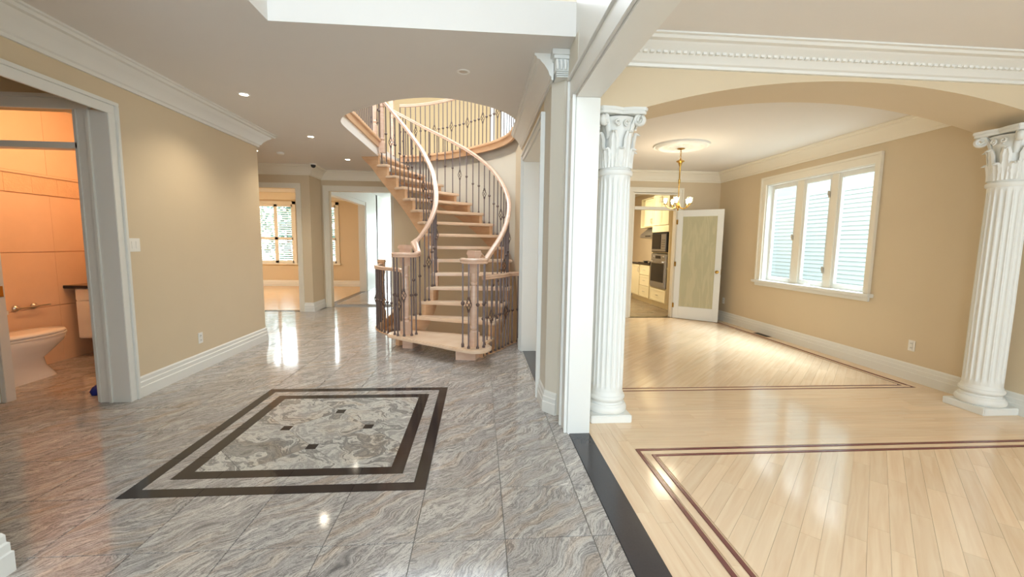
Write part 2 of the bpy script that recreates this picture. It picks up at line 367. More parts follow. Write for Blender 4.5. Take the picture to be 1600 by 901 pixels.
# medallion of the foyer floor
def ringpieces(x0, x1, y0, y1, wx, wy, m, nm, cutsx=(), cutsy=()):
    a = rect(x0, x1, y0, y1); b = rect(x0 + wx, x1 - wx, y0 + wy, y1 - wy)
    for k in range(4):
        p = [a[k], a[(k + 1) % 4], b[(k + 1) % 4], b[k]]
        cs = cutsx if k in (0, 2) else cutsy; ax = 0 if k in (0, 2) else 1
        lo = min(q[ax] for q in p); hi = max(q[ax] for q in p); e = [lo] + [c for c in cs if lo < c < hi] + [hi]
        for u, w in zip(e, e[1:]):
            r = rect(u + .001, w - .001, -9, 9) if ax == 0 else rect(-9, 9, u + .001, w - .001)
            q = clip(p, r)
            if q: bmx = MB(); bmx.prism(q, -.010, .0); obj(nm, bmx, m, floor, smooth=0)
cx_ = [-1.5435, -1.129, -.7145]; cy_ = YS
ringpieces(-1.957, -.301, 2.318, 4.053, .074, .078, M['black'], 'border_strip', cx_, cy_)
ringpieces(-1.881, -.377, 2.398, 3.973, .080, .096, M['tile'], 'border_tile', cx_, cy_)
ringpieces(-1.799, -.459, 2.496, 3.875, .083, .082, M['black'], 'border_strip', cx_, cy_)
F0 = rect(-1.715, -.543, 2.580, 3.791); d = .4285 / 2 * math.sqrt(2) / 1.0
sq = [(-1.137, 2.872), (-1.137, 3.488), (-1.437, 3.18), (-.837, 3.18)]
for i in range(-3, 4):
    for j in range(-3, 4):
        c = (-1.137 + (i - j) * .304, 3.18 + (i + j) * .304); e = .302
        q = clip([(c[0], c[1] - e), (c[0] + e, c[1]), (c[0], c[1] + e), (c[0] - e, c[1])], F0)
        if q: bmx = MB(); bmx.prism(q, -.010, -.0002); obj('tile', bmx, M['tile2'], floor, smooth=0)
for c in sq: bmx = MB(); bmx.prism(rect(c[0] - .034, c[0] + .034, c[1] - .036, c[1] + .036), -.012, .0008); obj('dark_square', bmx, M['black'], floor, smooth=0)
# thresholds
mb = MB(); mb.box(.672, .827, -2.0, 2.985, -.05, .004); struct('trim_1', mb, M['strip'], 'dark slate threshold strip between foyer tile and living room oak', 'threshold', bevel=.002)
mb = MB(); mb.box(.575, .765, 3.86, 5.44, -.05, .004); struct('trim_2', mb, M['strip'], 'dark slate threshold strip in the second opening beside the staircase', 'threshold', bevel=.002)
mb = MB(); mb.box(-4.6, -3.55, 8.67, 8.745, -.05, .004); struct('trim_3', mb, M['strip'], 'dark threshold strip under the far cased opening of the hall', 'threshold', bevel=.002)
mb = MB(); mb.box(-3.36, -3.21, 9.40, 12.2, -.05, .004); struct('trim_4', mb, M['strip'], 'dark threshold strip along the side opening to the family room', 'threshold', bevel=.002)
# oak floor
mb = MB(); mb.box(.765, 4.70, -2.6, 8.12, -.10, -.006)
oak = struct('hardwood_floor', mb, M['plank'], 'pale oak plank floor with double dark inlay lines in living and dining rooms', 'floor', smooth=0)
def plankmesh(q, ang, name):
    b = MB(); b.prism(q, -.012, 0); me = mesh_of(b, name, M['plank'], 0)
    uvtone(me, ang); return me
def uvtone(me, ang, tones=None):
    uv = me.uv_layers.new(name='UVMap'); at_ = me.attributes.new('tone', 'FLOAT', 'FACE'); o = random.random() * 40; tn = random.random()
    ca, sa = cos(ang), sin(ang)
    for p in me.polygons:
        at_.data[p.index].value = tones[p.index] if tones else tn
        for li in p.loop_indices:
            c = me.vertices[me.loops[li].vertex_index].co; uv.data[li].uv = (c.x * ca + c.y * sa + o, -c.x * sa + c.y * ca + o * .37)
def planks(region, ang, width, lmin, lmax, joined=None):
    """lay planks along ang over a convex ccw region"""
    ca, sa = cos(ang), sin(ang); R = [(x * ca + y * sa, -x * sa + y * ca) for x, y in region]
    u0, u1 = min(p[0] for p in R), max(p[0] for p in R); v0, v1 = min(p[1] for p in R), max(p[1] for p in R)
    n = max(1, round((v1 - v0) / width)) if abs(ang % (pi / 2)) < 1e-6 else int((v1 - v0) / width) + 1
    if abs(ang % (pi / 2)) < 1e-6: width = (v1 - v0) / n
    out = []
    for k in range(n):
        u = u0 - random.random() * lmax * .8; v = v0 + k * width
        while u < u1:
            l = random.uniform(lmin, lmax); q = [(u + .0006, v + .0005), (u + l - .0006, v + .0005), (u + l - .0006, v + width - .0005), (u + .0006, v + width - .0005)]
            q = clip([(a * ca - b * sa, a * sa + b * ca) for a, b in q], region)
            if q and abs(sum(q[i][0] * q[(i + 1) % len(q)][1] - q[(i + 1) % len(q)][0] * q[i][1] for i in range(len(q)))) > 1e-4: out.append(q)
            u += l
    if joined is None:
        for q in out: link('plank', plankmesh(q, ang, 'plank'), oak)
    else:
        b = MB(); tones = []
        for q in out: nf = len(b.f); b.prism(q, -.012, 0); t = random.random(); tones += [t] * (len(b.f) - nf)
        me = mesh_of(b, joined, M['plank'], 0, fixn=False); uvtone(me, ang, tones); link(joined, me, oak, kind='stuff')
LW = .020
planks(rect(1.20, 4.5, .55, 2.622), pi / 4, .085, .45, 1.0)                       # living field
planks(rect(.827, 1.077, .3, 2.985), pi / 2, .083, .6, 1.3)                        # border along the threshold
planks(rect(1.117, 1.16, .3, 2.665), pi / 2, .06, 1.0, 1.5)
planks(rect(1.097, 4.62, 2.662, 2.70), 0, .06, .9, 1.5)
planks(rect(1.077, 4.62, 2.74, 3.87), 0, .081, .5, 1.2)                            # band under the arch
planks(rect(1.10, 4.36, 3.982, 7.98), pi / 4, .085, .45, 1.0, 'dining_planks')
planks(rect(4.47, 4.63, 3.87, 7.98), pi / 2, .08, .6, 1.3, 'wall_border_planks')
planks(rect(.765, 1.077, 2.985, 7.98), pi / 2, .08, .6, 1.3, 'hall_border_planks')
planks(rect(1.12, 4.43, 3.91, 3.942), 0, .06, .8, 1.3, 'line_fillet_planks')
def line(x0, x1, y0, y1): b = MB(); b.box(x0, x1, y0, y1, -.01, .0006); obj('inlay_line', b, M['inlay'], oak, smooth=0)
line(1.085, 4.62, 2.708, 2.730); line(1.085, 1.107, .3, 2.708); line(1.168, 4.62, 2.632, 2.652); line(1.168, 1.188, .3, 2.632)
line(1.09, 4.451, 3.876, 3.892); line(4.437, 4.451, 3.892, 7.95); line(1.12, 4.372, 3.948, 3.962); line(4.36, 4.373, 3.962, 7.95)
mb = MB(); mb.box(-8.2, -3.36, 8.74, 13.7, -.1, 0); fam_floor = struct('floor', mb, wood('family_oak', '#dbb283', '#e6c496', .2, (2, 40, 1), tone=0), 'pale oak floor of the far family room behind the hall openings', 'floor', smooth=0)
mb = MB(); mb.box(-4.95, -3.0, 3.6, 6.0, -.2, -.101); 
kf = MB(); kf.box(2.0, 6.2, 8.12, 13.2, -.1, -.006); kfloor = struct('floor', kf, M['grout'], 'slate tile floor of the kitchen behind the French door', 'floor', smooth=0)
tm = MB(); tm.box(-.198, .198, -.198, .198, -.012, 0); tme = mesh_of(tm, 'tile', M['slate'], 0)
for i in range(6):
    for j in range(9): link('tile', tme, kfloor, (2.25 + .4 * i, 8.33 + .4 * j, 0))
mb = MB(); mb.box(2.88, 3.83, 8.0, 8.13, -.05, .006); struct('trim_5', mb, M['dark'], 'dark threshold under the French door to the kitchen', 'threshold')

# ------------------------------------------------------------------ walls
def wallbox(name, label, boxes, m='wall', cat='wall', **k):
    b = MB()
    for x in boxes: b.box(*x)
    return struct(name, b, M[m], label, cat, smooth=0, **k)
wallbox('wall_left', 'beige wall at left of the foyer between powder room opening and hall', [(-3.12, -3.0, 3.86, 6.13, 0, CH), (-3.12, -3.0, 1.4, 3.86, 2.50, CH), (-4.8, -3.12, 6.01, 6.13, 0, CH)])
wallbox('wall_front_left', 'beige wall corner beside the camera at lower left edge', [(-3.3, -1.97, -2.5, 1.79, 0, CH)])
wallbox('wall_powder_door', 'pale wall around the powder room doorway', [(-3.23, -3.12, 3.79, 3.87, 0, CH), (-3.12, -3.0, 3.79, 3.862, 2.40, 2.5), (-4.03, -3.23, 3.79, 3.87, 2.42, CH), (-4.9, -4.03, 3.79, 3.87, 0, CH)])
wallbox('wall_vestibule', 'beige left wall of the small vestibule before the powder room', [(-4.98, -4.9, 1.4, 3.87, 0, CH), (-4.98, -3.0, 1.3, 1.4, 0, CH)])
wallbox('wall_hall_back', 'olive beige wall around the first far cased opening', [(-3.55, -3.29, 8.65, 8.77, 0, CH), (-4.6, -3.55, 8.65, 8.77, 2.41, CH), (-8.2, -4.6, 8.65, 8.77, 0, CH)])
wallbox('wall_hall_end', 'olive beige wall behind the staircase with the second far opening', [(-3.41, -3.13, 9.26, 9.38, 0, CH), (-3.13, -1.87, 9.26, 9.38, 2.44, CH), (-1.87, .77, 9.26, 9.38, 0, CH), (-3.41, -3.29, 8.77, 9.26, 0, CH)])
wallbox('wall_passage_left', 'white painted wall with wide opening from the passage to the family room', [(-3.36, -3.20, 12.2, 17.0, 0, CH), (-3.36, -3.20, 9.38, 12.2, 2.41, CH)], 'trim')
wallbox('wall_passage_right', 'white wall on the right of the bright passage', [(-1.42, -1.30, 9.38, 17.0, 0, CH)], 'trim')
wallbox('wall_family_back', 'tan far wall of the family room around its shuttered windows', [(-8.2, -6.72, 13.6, 13.75, 0, CH), (-6.72, -5.70, 13.6, 13.75, 0, .72), (-6.72, -5.70, 13.6, 13.75, 2.50, CH), (-5.70, -5.30, 13.6, 13.75, 0, CH), (-5.30, -4.42, 13.6, 13.75, 0, .72), (-5.30, -4.42, 13.6, 13.75, 2.50, CH), (-4.42, -3.2, 13.6, 13.75, 0, CH)])
wallbox('wall_family_left', 'tan side wall of the far family room', [(-8.3, -8.2, 8.65, 13.75, 0, CH)])
wallbox('wall_hall_left', 'beige side wall of the hall behind the left foyer wall', [(-4.9, -4.8, 6.01, 8.65, 0, CH)])
wallbox('wall_dining_right', 'beige right wall of dining and living rooms around the triple window', [(4.63, 4.80, -2.5, 4.74, 0, CH), (4.63, 4.80, 6.65, 8.12, 0, CH), (4.63, 4.80, 4.74, 6.65, 0, .865), (4.63, 4.80, 4.74, 6.65, 2.41, CH)])
wallbox('wall_dining_back', 'beige far wall of the dining room around the French door', [(.77, 2.91, 8.0, 8.12, 0, CH), (2.91, 3.80, 8.0, 8.12, 2.40, CH), (3.80, 4.80, 8.0, 8.12, 0, CH)])
wallbox('wall_stair_right', 'beige wall on the right of the staircase beyond the second opening', [(.56, .77, 5.44, 8.0, 0, CH), (.56, .77, 3.83, 5.44, 2.44, CH)])
# pier with half pilaster between the two openings
b = MB(); b.prism([(.658, 2.985), (.827, 2.985), (.827, 3.30), (.658, 3.30)], 0, 2.409); struct('trim_30', b, M['trim'], 'white front post of the pier beside the left column', 'post', smooth=0, bevel=.003)
b = MB(); b.prism([(.658, 3.301), (.827, 3.301), (.827, 3.64), (.765, 3.83), (.557, 3.83), (.557, 3.437), (.640, 3.335), (.658, 3.335)], 0, CH); b.box(.658, .827, 2.985, 3.30, 2.41, CH)
struct('wall_pier', b, M['pier'], 'white pier toned greige for shade between the living room opening and the staircase opening', 'pier', smooth=0)
b = MB(); b.box(.66, .827, -2.5, 2.985, 2.41, CH); b.box(.66, .827, -2.5, 3.08, CH, 5.6); b.box(.66, .827, -2.5, -1.4, 0, 2.41)
struct('wall_foyer_right', b, M['trim'], 'white header beam and tall wall above the living room opening', 'beam', smooth=0)
# arched wall between living and dining rooms
arc = []
for k in range(33):
    x = 1.20 + (4.63 - 1.20) * k / 32; R_ = 5.97; arc.append((x, 2.41 + math.sqrt(R_ ** 2 - (x - 2.915) ** 2) - (R_ - .25)))
b = MB(); b.prism([(.827, 2.41)] + arc + [(4.70, 2.41), (4.70, CH), (.827, CH)], 3.16, 3.64, axis='y')
struct('wall_arch', b, M['wall'], 'beige arched header spanning the two white columns', 'arch', smooth=20)
# stairwell drum
db = list(drum_in); dbo = offset(drum_in, -.10); n = len(db)
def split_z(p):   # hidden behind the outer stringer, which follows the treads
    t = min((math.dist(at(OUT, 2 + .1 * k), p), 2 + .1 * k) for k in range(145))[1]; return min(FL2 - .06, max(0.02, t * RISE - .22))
def drum_band(lo, hi):
    b = MB(); v = []; f = []
    for p, q in zip(db, dbo): a, c = lo(p), hi(p); v += [(p[0], p[1], a), (p[0], p[1], c), (q[0], q[1], c), (q[0], q[1], a)]
    for i in range(n - 1):
        for k in range(4): f.append((4 * i + k, 4 * i + (k + 1) % 4, 4 * i + 4 + (k + 1) % 4, 4 * i + 4 + k))
    return b.add(v, f + [(0, 1, 2, 3), (4 * n - 4, 4 * n - 3, 4 * n - 2, 4 * n - 1)])
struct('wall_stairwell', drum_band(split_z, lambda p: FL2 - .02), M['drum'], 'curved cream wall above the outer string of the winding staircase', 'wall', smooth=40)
struct('wall_stairwell_shaded', drum_band(lambda p: -2.9, split_z), M['wall'], 'curved wall toned beige for shade below the winding staircase seen through its open risers', 'wall', smooth=40)  # same wall as above; shade under the stairs put into its beige
b = MB(); b.box(-2.0, .8, 5.0, 9.3, -2.95, -2.85); struct('floor', b, M['slate'], 'basement floor glimpsed below the open stairs', 'floor', smooth=0)
wallbox('wall_basement', 'beige basement wall seen below the first treads', [(-2.1, -2.0, 5.0, 9.3, -2.9, -.1), (-2.1, .8, 4.9, 5.0, -2.9, -.1), (.7, .8, 5.0, 6.1, -2.9, -.1), (-2.1, -1.7, 8.95, 9.3, -2.9, -.1)])
# wooden fascia round the floor opening
b = MB(); b.sweep([p for p in OPEN[0:11]], [(0, -.30), (.02, -.30), (.02, -.02), (.035, -.02), (.035, .012), (-.05, .012), (-.05, .001), (0, .001)], side=-1)
struct('trim_6', b, M['string'], 'orange maple edge trim of the floor opening left of the stairs', 'edge trim')
b = MB(); b.sweep([p for p in OPEN[13:19]], [(0, -.30), (.02, -.30), (.02, .008), (-.03, .008), (-.03, .001), (0, .001)], side=-1)
struct('trim_7', b, M['string'], 'maple edge trim of the floor opening right of the stairs', 'edge trim')
# front walls behind the camera with their window openings
wallbox('wall_front', 'front wall of the house behind the camera with window openings', [(-3.3, -1.9, -2.62, -2.5, 0, 5.6), (-1.9, .8, -2.62, -2.5, 2.6, 2.9), (.7, 1.4, -2.62, -2.5, 0, 5.6), (1.4, 4.4, -2.62, -2.5, 0, .6), (1.4, 4.4, -2.62, -2.5, 2.4, CH), (4.4, 4.8, -2.62, -2.5, 0, CH), (-1.9, .7, -2.62, -2.5, 5.1, 5.6)])
# powder room walls
wallbox('wall_powder_back', 'far wall of the powder room behind the hung vanity', [(-4.86, -3.12, 5.80, 5.90, 0, CH)], 'ptile')
pw = wallbox('wall_powder_left', 'salmon lit tiled wall of the powder room behind the toilet', [(-4.88, -4.772, 3.87, 5.8, 0, CH)], 'ptile')
for z0, z1 in ((0, .64), (.645, 1.24), (1.245, 1.855)):
    for k in range(3):
        b = MB(); b.box(-4.772, -4.76, 3.88 + .64 * k + .0006, 3.88 + .64 * (k + 1) - .0006, z0, z1 - .0045); obj('tile', b, M['ptile'], pw, bevel=.001)
for k in range(7):
    b = MB(); b.box(-4.772, -4.754, 3.88 + .275 * k, 3.88 + .275 * (k + 1) - .001, 1.86, 2.045); obj('relief_tile', b, M['ptile2'], pw, bevel=.001)
b = MB(); b.box(-4.772, -4.742, 3.88, 5.8, 2.05, 2.075); obj('listello_cap', b, M['ptile'], pw, bevel=.006)
for k in range(3):
    b = MB(); b.box(-4.772, -4.762, 3.88 + .64 * k, 3.88 + .64 * (k + 1) - .003, 2.08, 2.835); obj('tile', b, M['ptile'], pw)
# kitchen + second floor shells
wallbox('wall_kitchen', 'kitchen walls seen through the French doorway', [(4.66, 4.76, 8.12, 13.3, 0, CH), (1.9, 4.76, 13.2, 13.3, 0, CH), (1.9, 2.0, 8.12, 13.3, 0, CH)])
wallbox('wall_upper', 'yellow beige upper hall walls seen through the stairwell opening', [(-6.2, .30, 10.4, 10.5, FL2, 5.6), (.30, .50, 10.4, 10.5, FL2, 5.6), (.50, 1.3, 10.4, 10.5, FL2, 3.3), (.50, 1.3, 10.4, 10.5, 5.0, 5.6), (1.3, 5.0, 10.4, 10.5, FL2, 5.6), (-6.2, -6.1, 3.0, 10.4, FL2, 5.6), (2.2, 2.3, 3.0, 10.4, FL2, 5.6)], 'wallup')

# ------------------------------------------------------------------ ceilings
def ceil_with_hole(name, outer, holepts, z0, z1, m, label):
    bm = bmesh.new()
    def loop(pts, z):
        vs = [bm.verts.new((p[0], p[1], z)) for p in pts]; es = [bm.edges.new((vs[i], vs[(i + 1) % len(vs)])) for i in range(len(vs))]; return vs, es
    for z in (z0, z1):
        o1, e1 = loop(outer, z); h1, e2 = loop(holepts, z)
        bmesh.ops.triangle_fill(bm, use_beauty=True, use_dissolve=False, edges=e1 + e2)
        if z == z0: lo = (o1, h1)
        else:
            for a, c in ((lo[0], o1), (lo[1], h1)):
                for i in range(len(a)): bm.faces.new((a[i], a[(i + 1) % len(a)], c[(i + 1) % len(a)], c[i]))
    bmesh.ops.recalc_face_normals(bm, faces=bm.faces)
    me = bpy.data.meshes.new(name); bm.to_mesh(me); bm.free(); me.materials.append(m)
    me.polygons.foreach_set('use_smooth', [True] * len(me.polygons)); me.set_sharp_from_angle(angle=radians(30))
    return link(name, me, label=label, cat='ceiling', kind='structure')
ceil_with_hole('ceiling', [(-5.0, -2.6), (-1.40, -2.6), (-1.40, 3.08), (.66, 3.08), (.66, 9.38), (-5.0, 9.38)], hole, CH, FL2 - .02, M['ceil'], 'low white ceiling of foyer and hall with a round stairwell opening')
def ceilbox(label, x0, x1, y0, y1, z0, z1, m='ceil'): b = MB(); b.box(x0, x1, y0, y1, z0, z1); return struct('ceiling', b, M[m], label, 'ceiling', smooth=0)
ceilbox('white living room ceiling in front of the arch', .827, 4.8, -2.62, 3.4, CH, CH + .1)
ceilbox('white dining room ceiling around the medallion', .765, 4.8, 3.5, 8.12, CHD, CHD + .1)
ceilbox('family room and passage ceiling beyond the hall', -8.3, -1.3, 9.38, 17.0, CH, CH + .1)
ceilbox('family room ceiling strip behind the first far opening', -8.3, -5.0, 8.65, 9.38, CH, CH + .1)
ceilbox('kitchen ceiling seen through the transom', 1.9, 4.8, 8.12, 13.3, CH, CH + .1)
b = MB(); b.box(-6.2, -2.2, -2.62, 10.5, 5.6, 5.7); b.box(1.0, 2.3, -2.62, 10.5, 5.6, 5.7); b.box(-2.2, 1.0, -2.62, 5.0, 5.6, 5.7); b.box(-2.2, 1.0, 8.6, 10.5, 5.6, 5.7)
struct('ceiling', b, M['ceil'], 'upper storey ceiling with skylight over the stairwell', 'ceiling', smooth=0)
wallbox('wall_void_left', 'white left face of the double height foyer void', [(-1.52, -1.40, -2.6, 3.08, FL2 - .02, 5.6)], 'ceil')

# ------------------------------------------------------------------ mouldings
CROWN = [(0, -.20), (.018, -.20), (.022, -.175), (.035, -.165), (.05, -.13), (.085, -.085), (.115, -.06), (.125, -.045), (.15, -.04), (.16, -.02), (.175, -.015), (.175, 0), (0, 0)]
def crown(n, label, path, z, side, sc=(1, 1), m='trim'):
    b = MB(); b.sweep([(p[0], p[1], z) for p in path], [(d * sc[0], h * sc[1]) for d, h in CROWN], side=side)
    return struct('trim_%d' % n, b, M[m], label, 'crown moulding', smooth=25)
BASE = [(0, 0), (.024, 0), (.024, .088), (.018, .094), (.018, .130), (.011, .138), (.011, .168), (.004, .182), (0, .182)]
def baseb(nm, label, path, side, m='trim'):
    b = MB(); b.sweep(path, BASE, side=side); return struct('baseboard_' + nm, b, M[m], label, 'baseboard', smooth=25)
crown(8, 'white crown moulding along the left foyer wall', [(-3.0, 1.4), (-3.0, 6.13), (-4.8, 6.13)], CH, -1, (1.1, .95))
crown(9, 'white crown moulding above the two far hall openings', [(-4.8, 8.65), (-3.29, 8.65), (-3.29, 9.26), (-1.8, 9.26)], CH, -1, (1.1, .9), 'trimw')
crown(10, 'white crown moulding along the right wall before the staircase', [(.557, 3.36), (.557, 5.78)], CH, 1, (.85, .95))
crown(11, 'white crown moulding around the dining room', [(.77, 3.64), (.77, 8.0), (4.63, 8.0), (4.63, 3.64)], CHD, -1, (.9, .92), 'trimw')
lc = crown(12, 'ornate white crown moulding with dentils on the arched wall', [(.827, 3.16), (4.63, 3.16), (4.63, -2.5)], CH, -1, (1.35, .75))
b = MB()
for k in range(76): x = .95 + .048 * k; b.box(x, x + .028, 3.16 - .108, 3.16 - .06, CH - .085, CH - .05)
obj('dentil', b, M['trim'], lc, smooth=0, kind='stuff')
crown(13, 'crown moulding of the family room beyond the first opening', [(-8.2, 13.6), (-3.36, 13.6)], CH, -1, (1, 1), 'trimw')
baseb('left', 'white stepped baseboard along the left foyer wall', [(-3.0, 3.87), (-3.0, 6.13), (-4.8, 6.13)], -1)
baseb('front_left', 'white baseboard corner at the lower left edge of the view', [(-3.2, 1.79), (-1.97, 1.79), (-1.97, -2.4)], 1)
baseb('hall', 'white baseboard on the corner between the two far openings', [(-3.47, 8.65), (-3.29, 8.65), (-3.29, 9.26)], -1)
baseb('hall_end', 'white baseboard behind the staircase at the hall end', [(-1.76, 9.26), (.56, 9.26)], -1)
baseb('dining_right', 'white stepped baseboard under the triple window', [(4.63, 8.0), (4.63, -2.5)], -1)
baseb('dining_back', 'white baseboard on the far dining wall left of the French door', [(.77, 8.0), (2.82, 8.0)], -1)
baseb('dining_corner', 'white baseboard on the far dining wall behind the open door', [(3.9, 8.0), (4.63, 8.0)], -1)
baseb('dining_left', 'white baseboard on the inner dining wall beyond the second opening', [(.77, 5.44), (.77, 8.0)], -1)
baseb('pier', 'white baseboard wrapping the pier between the openings', [(.557, 3.74), (.557, 3.437), (.640, 3.335)], -1)
baseb('family', 'white baseboard on the far wall of the family room', [(-8.2, 13.6), (-3.36, 13.6)], -1)
baseb('stair_right', 'white baseboard on the wall right of the stairs', [(.56, 5.54), (.56, 5.8)], 1)
def casing(n, label, ax, c, sgn, a0, a1, ztop, w=.1, m='trim', t=.022, left=True, right=True):
    """cased opening: boards on plane ax=c facing sgn; opening spans a0..a1 on the other axis"""
    b = MB()
    def bx(u0, u1, z0, z1, tt):
        if ax == 'y': b.box(u0, u1, c, c + sgn * tt, z0, z1)
        else: b.box(c, c + sgn * tt, u0, u1, z0, z1)
    for s_, e in ((-1, a0), (1, a1)):
        if (s_ < 0 and not left) or (s_ > 0 and not right): continue
        bx(e, e + s_ * .012, 0, ztop, t + .006); bx(e + s_ * .012, e + s_ * (w - .028), 0, ztop, t); bx(e + s_ * (w - .028), e + s_ * w, 0, ztop + w - .028, t + .016)
    wi = w - .028; bx(a0 - (wi if left else 0), a1 + (wi if right else 0), ztop, ztop + wi, t); bx(a0 - (w if left else 0), a1 + (w if right else 0), ztop + wi, ztop + w, t + .016)
    return struct('trim_%d' % n, b, M[m], label, 'door casing', smooth=0, bevel=.003)
casing(14, 'white casing around the first far hall opening', 'y', 8.65, -1, -4.6, -3.55, 2.41, .095, 'trimw')
casing(15, 'white casing around the second far opening behind the stairs', 'y', 9.26, -1, -3.14, -1.87, 2.44, .11, 'trimw')
casing(16, 'white casing of the wide side opening to the family room', 'x', -3.20, 1, 9.40, 12.2, 2.40, .12, 'trim')
casing(17, 'white casing of the powder vestibule opening on the left wall', 'x', -3.0, 1, 1.6, 3.76, 2.40, .10, 'trim', left=False)
casing(18, 'white casing along the foyer side of the living room opening', 'x', .66, -1, -1.4, 3.0, 2.43, .16, 'trim', t=.02, left=False)
casing(19, 'white casing of the second opening beside the stairs', 'x', .557, -1, 3.83, 5.45, 2.44, .09, 'trim')
casing(20, 'white casing around the French doorway to the kitchen', 'y', 8.0, -1, 2.91, 3.80, 2.41, .09, 'trimw')
casing(21, 'greenish white casing around the powder room doorway', 'y', 3.79, -1, -4.03, -3.23, 2.42, .11, 'trim')
b = MB(); b.box(-3.12, -2.998, 3.765, 3.79, 0, 2.42); b.box(-3.12, -3.0, 3.79, 3.862, 0, 2.40); struct('trim_29', b, M['trim'], 'plain white corner board between powder room casing and foyer casing', 'corner board', smooth=0, bevel=.002)
b = MB(); b.box(-4.03, -3.23, 3.775, 3.87, 2.115, 2.165); b.box(-4.03, -3.99, 3.79, 3.87, 0, 2.42); b.box(-3.27, -3.23, 3.79, 3.87, 0, 2.42); b.box(-3.255, -3.235, 3.775, 3.80, 0, 2.42)
struct('trim_22', b, M['trim'], 'white door jamb and transom bar of the powder room doorway', 'door jamb', smooth=0, bevel=.003)
b = MB(); b.box(-3.99, -3.27, 3.825, 3.831, 2.165, 2.42); struct('window_1', b, M['glass'], 'clear transom pane above the powder room doorway', 'transom', smooth=0)
b = MB(); b.box(2.91, 2.945, 8.0, 8.12, 0, 2.41); b.box(3.765, 3.80, 8.0, 8.12, 0, 2.41); b.box(2.945, 3.765, 7.99, 8.12, 2.085, 2.145); b.box(2.945, 3.765, 8.0, 8.12, 2.375, 2.41)
struct('trim_23', b, M['trimw'], 'cream jamb and transom bar of the kitchen doorway', 'door jamb', smooth=0, bevel=.003)
b = MB(); b.box(2.945, 3.765, 8.05, 8.056, 2.145, 2.375); struct('window_2', b, M['glass'], 'clear transom pane above the kitchen doorway', 'transom', smooth=0)
b = MB(); b.box(.548, .772, 5.424, 5.441, 0, 2.424); b.box(.548, .772, 3.829, 3.846, 0, 2.424); b.box(.548, .772, 3.829, 5.441, 2.424, 2.441); struct('trim_31', b, M['trim'], 'white jamb lining of the second opening beside the stairs', 'door jamb', smooth=0, bevel=.002)
# small pilaster capital on the pier
b = MB(); b.box(.53, .66, 3.26, 3.42, 2.80, 2.838); b.box(.545, .66, 3.275, 3.415, 2.775, 2.80); b.box(.56, .66, 3.29, 3.41, 2.69, 2.775)
for k in range(3): b.tube([(.575 + .03 * k, 3.285, 2.70), (.570 + .03 * k, 3.27, 2.74), (.565 + .03 * k, 3.262, 2.765)], [.012, .014, .008])
for k in range(3): b.box(.565 - .0, .66, 3.283, 3.41, 2.645 + .014 * k, 2.654 + .014 * k)
struct('trim_24', b, M['plaster'], 'small white ornate pilaster capital under the foyer ceiling', 'capital', smooth=30, bevel=.002)

